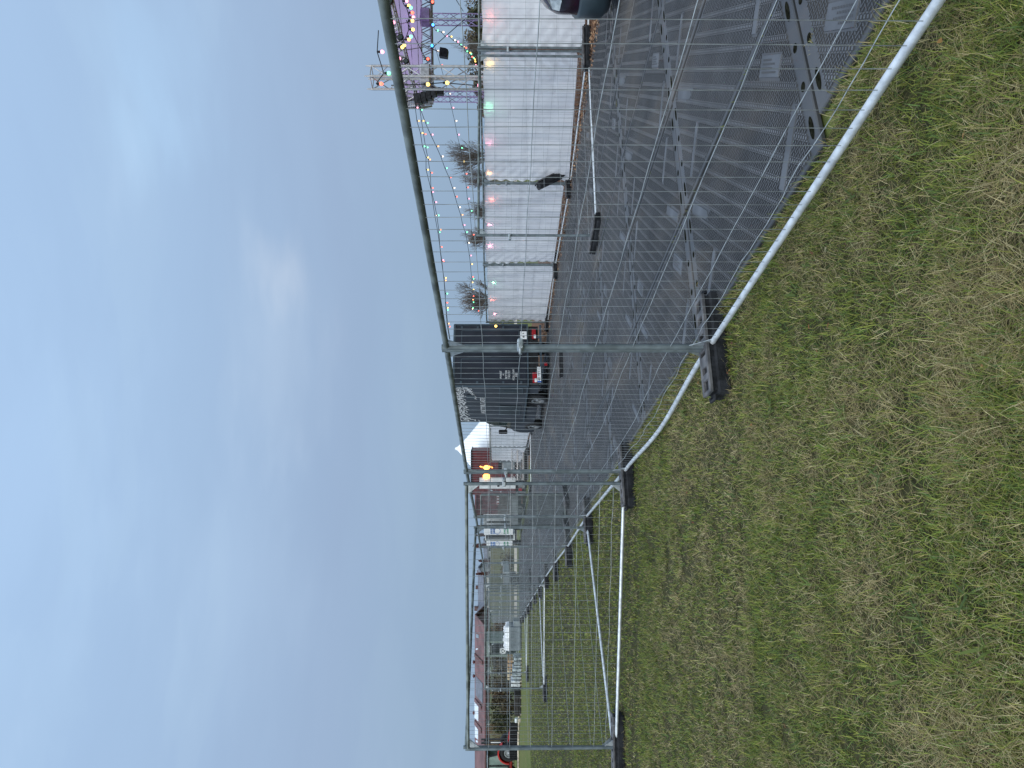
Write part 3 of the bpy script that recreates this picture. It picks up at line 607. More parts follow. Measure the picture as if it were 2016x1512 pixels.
festoon('festoon string hanging in a long sag down to the bare round tree', lerpD([(840, 242), (850, 265), (861, 288), (870, 308), (878, 331), (886, 349), (893, 370), (898, 387), (904, 408), (909, 423), (913, 443), (918, 457), (922, 478), (926, 503), (928, 520), (930, 545), (931, 549), (929, 556), (931, 570), (931, 583), (930, 590), (931, 595), (930, 606), (929, 608), (941, 612)], 18, 26, 'gpowgrwrwopgwpyrgyyroggwrp'), .026, ext0=(824, 204, 18))
festoon('thin far festoon string crossing below the stage roof', lerpD([(849, 71), (861, 100), (869, 128), (885, 184), (891, 212), (897, 238), (902, 265), (908, 291), (912, 318), (917, 342), (920, 369), (922, 391), (927, 415), (931, 462)], 25, 27, 'pwrwpwpgyrrpgr'), .032, ext0=(846, 55, 25))
festoon('short festoon string falling from the rear truss to behind the tarp', lerpD([(860, 60), (871, 63), (878, 71), (887, 72), (894, 79), (900, 82), (906, 87), (911, 92), (916, 94), (918, 101), (924, 104), (926, 106), (928, 112), (931, 114), (933, 117), (934, 121), (935, 128), (935, 131)], 21, 24, 'gwpywpgyrgygrgyypy'), .032, ext0=(853, 52, 21))
festoon('big bulbed festoon swag under the purple stage canopy', lerpD([(797, 2), (801, 11), (805, 15), (808, 25), (810, 34), (808, 41), (809, 58), (805, 72), (801, 78), (792, 89), (788, 93), (782, 115), (776, 128)], 16.2, 15.4, 'pygrpyygoyypy'), .046, ext0=(790, -20, 16.3), ext1=(770, 140, 15.2), cord=.011)
festoon('festoon bulbs along the front stage truss', lerpD([(759, 33), (771, 44)], 15.9, 16.0, 'op'), .046, ext0=(750, -10, 15.9), ext1=(790, 100, 15.6), cord=.011)
festoon('festoon string over the top of the bright truss tower', lerpD([(748, 102), (761, 144), (746, 165)], 14.75, 14.75, 'pgr'), .05, ext0=(745, 60, 15.2), ext1=(744, 168, 14.8), cord=.011)
festoon('festoon bulbs hanging on the lower half of the bright truss tower', lerpD([(838, 166), (876, 163), (939, 168)], 14.7, 14.7, 'yyp'), .05, ext0=(770, 168, 14.7), cord=.011)
# bulbs strung behind the tarpaulins (they glow through)
tb = []
for (x, y, c) in ((962, 37, 'r'), (960, 120, 'y'), (958, 205, 'g'), (960, 275, 'p'), (960, 338, 'o'), (965, 389, 'r'), (961, 440, 'p'), (962, 482, 'p'), (969, 555, 'g'), (966, 588, 'r'), (972, 617, 'p')):
    # put each bulb just behind the tarp line
    d = ray(x, y); best = None
    for a, b in zip(T, T[1:]):
        e = b - a; den = d.x * e.y - d.y * e.x
        t = (a.x * e.y - a.y * e.x) / den; q = ((Vector((d.x, d.y)) * t) - a).dot(e) / e.dot(e)
        if -.02 <= q <= 1.02: best = t
    D = best * d.y + .13; tb.append((x, y, D, c))
BM_t = {}
for k in 'rygopw': BM_t[k] = glow('strong_bulb_glow_' + k, BC[k], 48.0)
BMs = dict(BM); BM.update(BM_t); BMESH2 = dict(BMESH); BMESH.clear()
festoon('festoon string behind the white tarps, its bulbs glowing through the cloth', tb, .033, ext1=(972, 634, 22.2))
BM.update(BMs); BMESH.clear()
festoon('single lit yellow bulb hanging at the tarp end in front of the van', [(973, 642, 21.3, 'y')], .05, ext0=(968, 625, 22.0))

# ------------------------------------------------------------------ stage with trusses
violet_lit_truss = material('truss_violet_lit', (.34, .26, .44), .4, .5, .2, 6)  # violet stage light put into the colour of rear towers and cover
def truss(mb, p0, p1, wd, roll=0.0, r=.024, n=None, rb=.011):
    p0, p1 = Vector(p0), Vector(p1); t = (p1 - p0).normalized(); a = t.cross(Vector((0, 0, 1)))
    if a.length < .05: a = Vector((1, 0, 0))
    a = (a - t * a.dot(t)).normalized(); b = t.cross(a); c, s_ = math.cos(roll), math.sin(roll); a, b = a * c + b * s_, b * c - a * s_
    ch = [(a * i + b * j) * (wd / 2) for i, j in ((-1, -1), (1, -1), (1, 1), (-1, 1))]; Ln = (p1 - p0).length; n = n or max(2, round(Ln / (wd * 1.15)))
    for o in ch: mb.tube([p0 + o, p1 + o], r, 7)
    for f in range(4):
        o0, o1 = ch[f], ch[(f + 1) % 4]
        for k in range(n):
            q0, q1 = p0.lerp(p1, k / n), p0.lerp(p1, (k + 1) / n)
            mb.tube([q0 + (o0 if k % 2 else o1), q1 + (o1 if k % 2 else o0)], rb, 5, False)
        for q in (p0, p1): mb.tube([q + o0, q + o1], rb, 5, False)
c0 = P(815, 205, 18); stg = empty('stage_roof', 'open air stage roof of truss beams with a violet lit canopy, behind the tarps', 'stage', (c0.x, c0.y, 0)); SO = Vector((c0.x, c0.y, 0))
def tr(name, p0, p1, wd, mat, roll=0.0, **k):
    mb = MB(); truss(mb, p0 - SO, p1 - SO, wd, roll, **k); return mb.build(name, mat, stg)
dull = material('dull_truss', (.33, .32, .34), .45, .6, .2, 10)
nl, nr, fl, fr = P(812, 203, 18), P(744, -60, 15.6), P(842, 201, 23.5), P(836, -80, 20.6)
tr('front_truss', nl, nr, .29, dull, rb=.015, n=26); tr('rear_truss', fl, fr, .36, dull, rb=.016, n=24, r=.03); tr('side_truss', nl + (fl - nl) * .03, fl, .27, dull)
mid0, mid1 = P(846, 40, 21.8), P(842, 20, 21.6)
for (y, D, xt) in ((190, 24.2, 850), (38, 22.6, 850)):
    t0 = P(xt, y, D); tr('tower', Vector((t0.x, t0.y, 0)), t0, .25, violet_lit_truss, R(25), r=.02)
mb = MB(); b0 = P(838, 34, 20.9) - SO; mb.bbox(b0, (.42, .4, .3), .03); mb.build('truss_cover', violet_lit_truss, stg)
can = material('canopy_cloth', (.50, .40, .56), .7, 0, .08, .5)  # violet stage light put into the cloth colours
_t = can.node_tree; _tr = N('ShaderNodeBsdfTranslucent', _t); _tr.inputs[0].default_value = (.50, .38, .58, 1); _ms = N('ShaderNodeMixShader', _t); _ms.inputs[0].default_value = .55
_t.links.new(_t.nodes['Principled BSDF'].outputs[0], _ms.inputs[1]); _t.links.new(_tr.outputs[0], _ms.inputs[2]); _t.links.new(_ms.outputs[0], _t.nodes['Material Output'].inputs[0])
mb = MB(); q = [P(790, 196, 18.3), P(756, -60, 16), P(833, -80, 20.9), P(836, 196, 23.3)]; nx, ny = 26, 14
for j in range(ny + 1):
    for i in range(nx + 1):
        u, v = i / nx, j / ny; p = q[0].lerp(q[1], u).lerp(q[3].lerp(q[2], u), v) - SO; p.z += .10 - .05 * math.sin(v * math.pi) - .06 * abs(math.sin(u * math.pi * 5)); mb.v.append(tuple(p))
for j in range(ny):
    for i in range(nx): k = j * (nx + 1) + i; mb.f.append((k, k + 1, k + nx + 2, k + nx + 1)); mb.mi.append(0); mb.sm.append(False)
mb.build('canopy', can, stg)
mb = MB()
for v in (.25, .5, .75): mb.tube([q[0].lerp(q[3], v) - SO, q[1].lerp(q[2], v) - SO], .01, 5)
for i in range(6): a = q[0].lerp(q[1], i / 5) - SO; b = q[3].lerp(q[2], i / 5) - SO; mb.tube([a, b], .012, 5)
mb.build('canopy_ropes', dull, stg)
mb = MB(); mb.tube([P(850, 95, 20) - SO, P(915, 38, 22) - SO], .012, 5); mb.tube([P(845, 130, 20) - SO, P(800, 40, 16) - SO], .01, 5); mb.tube([P(892, -10, 20) - SO, P(912, 22, 22) - SO], .01, 5); mb.build('guy_wire', black, stg)
pl2 = bpy.data.lights.new('stage_lamp', 'POINT'); pl2.energy = 9; pl2.color = (.62, .22, 1.0); pl2.shadow_soft_size = .15
plo = bpy.data.objects.new('stage_lamp', pl2); COL.objects.link(plo); plo.location = P(850, 60, 19.5)
# bright tower in front of the stage
tt = P(732, 150, 15); tow = empty('truss_tower', 'bright aluminium truss tower standing behind the tarp, hung with festoon bulbs', 'truss tower', (tt.x, tt.y, 0))
mb = MB(); truss(mb, (0, 0, 0), (-.03, 0, tt.z), .33, R(28), r=.027, rb=.012); mb.build('truss', alu, tow)
mb = MB(); mb.box((0, 0, .03), (.7, .7, .05)); mb.build('base_plate', alu, tow)
mb = MB(); s2 = P(838, 152, 15).z; mb.bbox((0, .0, s2), (.40, .40, .22), .02); mb.build('sleeve_block', dull, tow)
mb = MB()
for i, j in ((-1, -1), (1, -1), (1, 1), (-1, 1)):
    an = R(28 + 45 + 90 * (i + 1)) if False else math.atan2(j, i) + R(28); mb.tube([(.233 * math.cos(an) - .03, .233 * math.sin(an), tt.z - .01), (.233 * math.cos(an) - .03, .233 * math.sin(an), tt.z + .12)], [.027, .012], 7)
mb.build('spigot', alu, tow)
# hung speakers and lamps
def hung_box(name, label, cat, x0, x1, y0, y1, D, tilt, parts, dep=.35, hook=None):
    c = P((x0 + x1) / 2, (y0 + y1) / 2, D); s_ = D / F; o = empty(name, label, cat, c); o.rotation_euler = (0, tilt, R(-15)); wd, h = (y1 - y0) * s_, (x1 - x0) * s_
    parts(o, wd, h, dep)
    if hook:
        mb = MB(); mb.tube([(0, 0, h * .3), o.rotation_euler.to_matrix().inverted() @ (P(*hook) - c)], .012, 5); mb.build('hanger', black, o)
    return o
def spk(o, w_, h, dep):
    mb = MB(); mb.prism([(-w_ / 2, -h / 2), (w_ * .38, -h / 2), (w_ / 2, -h * .2), (w_ / 2, h / 2), (-w_ / 2, h / 2)], dep); mb.build('cabinet', black, o)
    mb = MB(); mb.box((0, -dep / 2 - .004, 0), (w_ * .86, .012, h * .86)); mb.build('grille', rubber, o)
hung_box('wedge_speaker', 'small black speaker hanging from the rear stage truss', 'speaker', 866, 882, 97, 113, 19.5, R(8), spk, hook=(848, 95, 19.8))
hung_box('wedge_speaker', 'black speaker hanging under the stage corner behind the truss tower', 'speaker', 853, 873, 174, 187, 18.8, R(0), spk, hook=(830, 178, 18.6))
def larr(o, w_, h, dep):
    for k in range(4):
        mb = MB(); z = h / 2 - h * (k + .5) / 4; mb.bbox((.012 * k * k, -.02 * k, z), (w_ * .8, dep, h / 4.15), .015); c = mb.build('cabinet', black, o)
        mb = MB(); mb.box((.012 * k * k, -.02 * k - dep / 2 - .003, z), (w_ * .74, .008, h / 5)); mb.build('grille', rubber, c)
    mb = MB(); mb.bar((-w_ / 2, 0, h / 2 + .04), (w_ / 2, 0, h / 2 + .04), .05); mb.tube([(0, 0, h / 2), (0, 0, h / 2 + .45)], .015, 6); mb.build('rigging_frame', black, o)
hung_box('line_array', 'black curved stack of line array speakers at the left stage corner', 'speaker', 820, 861, 181, 204, 17.6, R(-9), larr, dep=.4)
def lamp(o, w_, h, dep):
    r = min(w_, h) * .42; mb = MB(); mb.ball((0, 0, -h * .15), r, 12, 8, (1, 1, 1.1)); mb.build('head', black, o)
    mb = MB(); mb.bar((-r * 1.15, 0, -h * .15), (-r * 1.15, 0, h * .3), .02); mb.bar((r * 1.15, 0, -h * .15), (r * 1.15, 0, h * .3), .02); mb.bar((-r * 1.15, 0, h * .3), (r * 1.15, 0, h * .3), .03); mb.tube([(0, 0, h * .3), (0, 0, h * .62)], .02, 6); mb.build('yoke', black, o)
    mb = MB(); mb.disc((0, -r * .9, -h * .2), .0, r * .6, (0, 1, .2), 14, .02); mb.build('lens', dark_glass, o)
for x0, x1, y0, y1, D in ((776, 795, 66, 81, 16.4), (788, 805, 114, 127, 16.6), (796, 806, 146, 158, 19), (752, 775, -6, 11, 15.9)):
    hung_box('moving_head', 'black moving head lamp under the front stage truss, %s' % {66: 'the middle one', 114: 'next to the truss tower', 146: 'small one seen through the truss tower', -6: 'cut by the frame edge'}[y0], 'stage lamp', x0, x1, y0, y1, D, 0, lamp)
def par(colk):
    def f(o, w_, h, dep):
        r = min(w_, h) * .5; mb = MB(); mb.tube([(0, .1, 0), (0, -.08, 0)], [r * .7, r], 12); mb.build('housing', black, o)
        mb = MB(); mb.ball((0, -.07, 0), r * .85, 10, 6, (1, .4, 1)); mb.build('lens', BM[colk], o)
        mb = MB(); mb.tube([(0, 0, r * .5), (0, 0, r * 2.2)], .014, 6); mb.build('bracket', black, o)
    return f
for x, y, k, lab in ((853, 50, 'b', 'blue lit spot lamp on the rear truss, upper one'), (851, 91, 'b', 'blue lit spot lamp on the rear truss, beside the hanging speaker'), (852, 5, 'r', 'red lit spot lamp on the rear truss at the frame edge'), (843, 117, 'r', 'red lit spot lamp on the rear truss near the truss tower')):
    hung_box('spot_lamp', lab, 'stage lamp', x - 4, x + 4, y - 4, y + 4, 19.6, 0, par(k))

# ------------------------------------------------------------------ car nose at the frame edge
aub = material('aubergine_car_paint', (.016, .004, .013), .18, 0, .1, 2); trimp = material('dark_teal_bumper', (.022, .036, .045), .4, 0, .15, 3)
cc = P(1137, 37, 8.9); car = empty('parked_car', 'dark purple car with a teal bumper, only its nose inside the frame', 'car', (cc.x, cc.y, 0), R(-31))
# stations along +x (nose at x=0): (x, [ (y,z) profile from sill to centre ])
W2 = .84
def station(x, zb, zt, hw, zr=None, hwr=None):
    pr = [(-hw * .86, zb), (-hw * .98, zb + .12), (-hw, zb + (zt - zb) * .5), (-hw * .97, zt - .06), (-hw * .88, zt)]
    if zr: pr += [(-hwr, zr - .08), (-hwr * .8, zr)]
    else: pr += [(-hw * .7, zt + .02), (-hw * .4, zt + .03)]
    pr2 = pr + [(-y, z) for y, z in reversed(pr)]; return [(x, y + W2, z) for y, z in pr2]
sts = [station(.03, .50, .86, .52), station(.09, .36, .98, .66), station(.24, .27, 1.10, .77), station(.5, .22, 1.17, .83), station(1.0, .22, 1.22, .85), station(1.25, .22, 1.24, .85, 1.30, .72), station(1.9, .22, 1.24, .85, 1.66, .66), station(3.2, .22, 1.24, .85, 1.68, .66), station(3.9, .25, 1.2, .82, 1.55, .6), station(4.1, .4, 1.0, .75, 1.05, .5)]
mb = MB(); m_ = len(sts[0]); vs = [p for s_ in sts for p in s_]
fs = [tuple(range(m_ - 1, -1, -1)), tuple(range((len(sts) - 1) * m_, len(sts) * m_))] + [(i * m_ + k, i * m_ + (k + 1) % m_, (i + 1) * m_ + (k + 1) % m_, (i + 1) * m_ + k) for i in range(len(sts) - 1) for k in range(m_)]
mb.add(vs, fs, True); cb = mb.build('body', aub, car)
def band(z0, z1, grow, mat, name, xs):
    mb = MB(); pts = []
    for x, hw in xs: pts.append((x - grow, W2 - hw - grow))
    for x, hw in reversed(xs): pts.append((x - grow, W2 + hw + grow))
    vs = []; n = len(pts)
    for z, k in ((z0, .9), (z0 + .1, 1), (z1 - .03, 1), (z1, .97)): vs += [(p[0] * 1 + (1 - k) * .8, W2 + (p[1] - W2) * k, z) for p in pts]
    fs = [(r_ * n + i, r_ * n + i + 1, (r_ + 1) * n + i + 1, (r_ + 1) * n + i) for r_ in range(3) for i in range(n - 1)] + [tuple(3 * n + i for i in range(n)), tuple(range(n - 1, -1, -1))]
    mb.add(vs, fs, True); return mb.build(name, mat, car)
band(.20, .62, .02, trimp, 'bumper', [(.6, .84), (.35, .83), (.16, .76), (.05, .62), (.0, .40), (-.02, .1)])
mb = MB(); hl = [(.10, .10, .88), (.22, .03, .86), (.50, -.015, 1.04), (.52, .0, 1.12), (.25, .09, 1.06), (.12, .16, .97)]
mb.add([(x - .02, y - .012, z) for x, y, z in hl] + [(x + .05, y + .05, z) for x, y, z in hl], [(0, 1, 2, 3, 4, 5)] + [(i, 6 + i, 6 + (i + 1) % 6, (i + 1) % 6) for i in range(6)])
hlm = material('headlight_glass', (.34, .37, .38), .08, .3, .15, 20, spec=.9); mb.build('headlight', hlm, car)
mb = MB(); mb.ball((.24, .035, .97), .06, 10, 7, (.6, .4, 1)); mb.build('lamp_reflector', alu, car)
for x in (.85, 3.25):
    for y, s_ in ((.09, -1), (2 * W2 - .09, 1)):
        w_ = wheel(car, (x, y, .31), .31, .2, s_); w_.rotation_euler = (0, 0, R(90))
mb = MB(); mb.prism([(1.45, 1.27), (1.95, 1.6), (3.1, 1.62), (3.1, 1.27)], .02, Matrix.Translation((0, .12, 0))); mb.build('side_window', dark_glass, car)
# ------------------------------------------------------------------ far things on the left and behind
def boxpx(mb, x0, x1, y0, y1, D, dep, O, b=.02):
    s = D / F; X0, X1 = (756 - y1) * s, (756 - y0) * s; Z0, Z1 = CZ - (x1 - 978) * s, CZ - (x0 - 978) * s
    mb.bbox((X0 / 2 + X1 / 2 - O[0], D + dep / 2 - O[1], max(0, Z0) / 2 + Z1 / 2), (X1 - X0, dep, Z1 - max(0, Z0)), b)
    return X0, X1, max(0, Z0), Z1
def XZ(x, y, D): s = D / F; return (756 - y) * s, CZ - (x - 978) * s
def bx(mb, X0, X1, Y0, Y1, Z0, Z1, b=.01): mb.bbox(((X0 + X1) / 2, (Y0 + Y1) / 2, (Z0 + Z1) / 2), (X1 - X0, Y1 - Y0, Z1 - Z0), b)
dred = material('dark_red_boards', (.085, .010, .014), .6, 0, .3, 5); dred2 = material('faded_red_boards', (.13, .035, .045), .65, 0, .3, 5)
warm = glow('warm_lamp_glow', (1, .42, .08), 5.0); green_p = material('green_board', (.07, .17, .14), .6); yellow_p = material('ochre_board', (.42, .25, .04), .6); greymetal = material('grey_sheet_metal', (.22, .25, .27), .45, .3, .15, 4)
# pagoda tent
D = 43; ap = P(896, 883, D); tent = empty('pagoda_tent', 'white pagoda tent with a pointed roof behind the van and red booth', 'tent', (ap.x, ap.y, 0))
cloth = material('tent_cloth', (.82, .83, .85), .6, 0, .05, 1, .2, 3)
mb = MB(); n = 12; hw = 2.45; ez = 2.18; rows = []
for i in range(n + 1):
    t = i / n; z = ez + (ap.z - ez) * t; r = hw * (1 - t) ** 1.18; r = max(r, .05); rows.append([(-r, -r, z), (0, -r * 1.0, z - .03 * (1 - t)), (r, -r, z), (r, 0, z - .03 * (1 - t)), (r, r, z), (0, r, z), (-r, r, z), (-r, 0, z - .03 * (1 - t))])
vs = [p for r in rows for p in r]; mb.add(vs, [(i * 8 + k, i * 8 + (k + 1) % 8, i * 8 + 8 + (k + 1) % 8, i * 8 + 8 + k) for i in range(n) for k in range(8)] + [tuple(n * 8 + k for k in range(8))]); mb.build('roof', cloth, tent)
mb = MB(); 
for a, b_ in (((-hw, -hw), (hw, -hw)), ((hw, -hw), (hw, hw)), ((hw, hw), (-hw, hw)), ((-hw, hw), (-hw, -hw))): mb.bar((a[0], a[1], ez - .14), (b_[0], b_[1], ez - .14), .02, .30)
mb.build('valance', cloth, tent)
for a in (-1, 1):
    for b_ in (-1, 1):
        mb = MB(); mb.tube([(a * (hw - .06), b_ * (hw - .06), 0), (a * (hw - .06), b_ * (hw - .06), ez)], .04, 8); mb.build('pole', alu, tent)
mb = MB()
for k in range(30):
    x = -hw + 2 * hw * k / 30; mb.add([(x, hw - .03 + .03 * (k % 2), .05), (x + 2 * hw / 30, hw - .03 + .03 * ((k + 1) % 2), .05), (x + 2 * hw / 30, hw - .03 + .03 * ((k + 1) % 2), ez), (x, hw - .03 + .03 * (k % 2), ez)], [(0, 1, 2, 3)])
mb.build('rear_wall', cloth, tent)
# red booth on a trailer
D = 38.5; s = D / F; X0, _ = XZ(0, 974, D); X1, zt = XZ(929, 888, D); zb = .62; O = Vector(((X0 + X1) / 2, D, 0)); hw = (X1 - X0) / 2
booth = empty('food_booth', 'dark red food booth on wheels with glowing lamps and a white door', 'food booth', O)
mb = MB(); bx(mb, -hw, hw, 0, 2.2, zb, zt)
for k in range(26): x = -hw + (k + .5) * 2 * hw / 26; bx(mb, x - .03, x + .03, -.012, 0, zb + .05, zt - .02, .003)
mb.build('boarded_body', dred, booth)
mb = MB(); bx(mb, -hw - .05, hw + .05, -.08, 2.3, zt, zt + .06); mb.build('roof', black, booth)
lx = lambda y: XZ(0, y, D)[0] - O.x
lz = lambda x: XZ(x, 0, D)[1]
mb = MB(); bx(mb, lx(962), lx(940), -.06, -.015, lz(1015), lz(944)); dr = mb.build('door', offwhite, booth); mb = MB(); bx(mb, lx(958), lx(955), -.09, -.061, lz(983), lz(979)); mb.build('handle', black, dr)
mb = MB(); bx(mb, lx(926), lx(895), -.05, -.013, lz(1016), lz(981)); mb.build('serving_hatch', black, booth)
mb = MB(); bx(mb, lx(925), lx(909), -.14, -.055, lz(1014), lz(989), .04); mb.build('appliance', greymetal, booth)
mb = MB(); mb.disc((lx(894), -.065, lz(981)), .0, .19, (0, 1, 0), 20, .02); mb.build('round_sign', green_p, booth)
mb = MB(); mb.prism([(lx(900), lz(1012)), (lx(896), lz(1013)), (lx(891), lz(994)), (lx(894), lz(990)), (lx(899), lz(992))], .02, Matrix.Translation((0, -.07, 0))); mb.build('pennant_sign', yellow_p, booth)
for yy, r in ((920, .13), (937, .16)):
    mb = MB(); mb.ball((lx(yy), -.12, lz(958)), r, 12, 8, (1, .5, 1.3)); mb.build('lamp', warm, booth)
mb = MB()
for k in range(9): mb.ball((lx(918 + (k % 3)), -.08, lz(946 + 2.9 * k)), .035, 6, 4)
mb.build('lamp_garland', warm, booth)
mb = MB(); bx(mb, -hw + .1, hw - .1, .1, 2.1, .42, zb); mb.build('chassis', black, booth)
for yy in (900, 957):
    w_ = wheel(booth, (lx(yy), .15, .3), .3, .2, -1); w_.rotation_euler = (0, 0, R(90))
mb = MB(); bx(mb, lx(967), lx(961), -.04, .05, lz(1028), lz(1021)); mb.build('tail_light', redlens, booth)
# second booth, faded red over a grey counter
D = 42; O = Vector((XZ(0, 993, D)[0], D, 0)); hw = (1012 - 974) / 2 * D / F
b2 = empty('market_booth', 'faded red market booth with a grey counter, seen through stacked fence mesh', 'food booth', O); lx = lambda y: XZ(0, y, D)[0] - O.x; lz = lambda x: XZ(x, 0, D)[1]
mb = MB(); bx(mb, -hw, hw, 0, 2.2, lz(980), lz(938)); 
for k in range(12): x = -hw + (k + .5) * 2 * hw / 12; bx(mb, x - .03, x + .03, -.012, 0, lz(978), lz(940), .003)
mb.build('upper_wall', dred2, b2)
mb = MB(); bx(mb, -hw, hw, 0, 2.2, .25, lz(980)); mb.build('lower_wall', material('grey_brown_boards', (.13, .115, .11), .7, 0, .2, 4), b2)
mb = MB(); bx(mb, lx(993), lx(970), -.06, -.01, lz(983), lz(978)); ss = mb.build('sign_strip', white, b2)
mb = MB()
for k in range(4): bx(mb, lx(992 - k * 5.6), lx(989.5 - k * 5.6), -.075, -.061, lz(982.4), lz(978.6), .002)
mb.build('red_blocks', redlens, ss)
mb = MB(); bx(mb, -hw - .1, hw + .1, -.3, 2.3, lz(938), lz(935)); mb.build('roof', dred2, b2)
# two truss pieces lying on black cases
D = 36.5; O = Vector((XZ(0, 912, D)[0], D, 0)); hw = 33 * D / F
cs = empty('flight_case', 'long black cases on the mats under the lying truss pieces', 'case', O)
mb = MB(); bx(mb, -hw, hw, -.2, .4, .02, .30); mb.build('case_body', black, cs); mb = MB()
for z in (.04, .27): mb.bar((-hw, -.215, z), (hw, -.215, z), .03)
mb.build('edge_profile', alu, cs)
for xx, lab in ((1023, 'upper of two aluminium truss pieces lying in front of the booth'), (1036, 'lower of two aluminium truss pieces lying in front of the booth')):
    z = XZ(xx, 0, D)[1]; mb = MB(); mb2 = mb; truss(mb, (-hw, 0, 0), (hw, 0, 0), .28, 0, r=.02, rb=.012); o = mb.build('truss_piece', alu); o.location = (O.x, D, z if xx == 1023 else .44 + .0); tag(o, lab, 'truss', 'truss pieces lying by the booth')
    if xx == 1023: o.location.z = .75
# flatbed trailers
deckm = material('pale_grey_deck', (.30, .33, .35), .5, .1, .1, 3)
def flatbed(D, y0, y1, x0, x1, label, wy):
    s = D / F; O = Vector((XZ(0, (y0 + y1) / 2, D)[0], D, 0)); hw = (y1 - y0) / 2 * s; lz = lambda x: XZ(x, 0, D)[1]
    t = empty('flatbed_trailer', label, 'trailer', O)
    mb = MB(); bx(mb, -hw, hw, 0, 3.2, lz(x1), lz(x0)); mb.build('deck', deckm, t)
    mb = MB(); mb.bar((-hw, -.01, lz(x0)), (hw, -.01, lz(x0)), .05); mb.build('edge_rail', alu, t)
    for yy in wy:
        w_ = wheel(t, (XZ(0, yy, D)[0] - O.x, .25, .34), .34, .22, -1); w_.rotation_euler = (0, 0, R(90))
    mb = MB(); bx(mb, -hw + .1, hw - .1, .3, .5, .25, lz(x1)); mb.build('axle', black, t)
    mb = MB(); bx(mb, hw - .08, hw - .02, .05, .1, .02, lz(x1)); mb.build('prop_leg', greymetal, t)
flatbed(40, 968, 1034, 1005, 1020, 'low grey flatbed trailer standing beyond the stacked gate leaves', (1004, 1012))
flatbed(52, 1126, 1152, 991, 1003, 'small grey flatbed trailer by the far fence line', (1140, 1146))
# white trailer with opened lettered doors
D = 46; s = D / F; O = Vector((XZ(0, 1057, D)[0], D, 0)); lx = lambda y: XZ(0, y, D)[0] - O.x; lz = lambda x: XZ(x, 0, D)[1]
wt = empty('box_trailer', 'white box trailer with both lettered rear doors swung open', 'trailer', O)
mb = MB(); x0, x1 = lx(1064), lx(1051)
for a, b_ in ((x0, x0 + .05), (x1 - .05, x1)): bx(mb, a, b_, 0, 3.5, lz(1012), lz(956))
bx(mb, x0, x1, 0, 3.5, lz(957), lz(955)); bx(mb, x0, x1, 0, 3.5, lz(1014), lz(1011)); bx(mb, x0, x1, 3.4, 3.5, lz(1012), lz(956)); mb.build('body', offwhite, wt)
bl = material('blue_print', (.06, .16, .42), .6); gp = material('green_print', (.06, .28, .16), .6)
for (ya, yb, xa, xb, lab) in ((1052.5, 1037.5, 953, 1010, 'n'), (1075.5, 1064.5, 958, 1009, 'f')):
    mb = MB(); bx(mb, lx(ya), lx(yb), -.08, -.02, lz(xb), lz(xa)); dd = mb.build('rear_door', white, wt); w_ = abs(lx(yb) - lx(ya)); cx = (lx(ya) + lx(yb)) / 2
    mb = MB(); mb.disc((cx, -.085, lz(979)), w_ * .36, w_ * .42, (0, 1, 0), 22, .006)
    for k in range(3):
        for q in range(2): bx(mb, cx - w_ * .36 + k * w_ * .26, cx - w_ * .36 + k * w_ * .26 + w_ * .2, -.088, -.081, lz(974.5 - q * 5), lz(970.5 - q * 5), .001)
    mb.build('blue_print', bl, dd); mb = MB()
    for z, n in ((993, 3), (999, 3)):
        for k in range(n): bx(mb, cx - w_ * .36 + k * w_ * .26, cx - w_ * .36 + k * w_ * .26 + w_ * .2, -.088, -.081, lz(z + 2), lz(z - 1.4), .001)
    mb.build('green_print', gp, dd)
mb = MB(); bx(mb, lx(1075), lx(1038), .2, 3.2, .35, lz(1014)); mb.build('chassis', black, wt)
for yy in (1042, 1072):
    w_ = wheel(wt, (lx(yy), .6, .33), .33, .22, -1)
D = 48; O = Vector((XZ(0, 1022, D)[0], D, 0)); lx = lambda y: XZ(0, y, D)[0] - O.x; lz = lambda x: XZ(x, 0, D)[1]
wc = empty('toilet_cabin', 'white cabin with a dark door slot left of the flatbed trailer', 'cabin', O)
mb = MB(); bx(mb, lx(1034), lx(1011), 0, 2, .05, lz(955)); mb.build('wall', white, wc); mb = MB(); bx(mb, lx(1029), lx(1026), -.03, -.005, lz(1004), lz(958)); mb.build('door', black, wc); mb = MB(); bx(mb, lx(1036), lx(1009), -.1, 2.1, lz(955), lz(952)); mb.build('roof', offwhite, wc)
# low wooden hut behind the paired posts
D = 17.5; O = Vector((XZ(0, 98, D)[0], D, 0)); hut = empty('wooden_hut', 'brown wooden hut wall glimpsed between the paired fence posts', 'hut', O)
mb = MB(); bx(mb, -.9, .9, 0, 1.5, 0, 1.86)
for k in range(12): bx(mb, -.9 + k * .15, -.78 + k * .15, -.02, 0, 0, 1.84, .004)
mb.build('plank_wall', material('brown_planks', (.17, .065, .035), .7, 0, .3, 6), hut); mb = MB(); bx(mb, -1, 1, -.15, 1.6, 1.86, 1.92); mb.build('roof', black, hut)
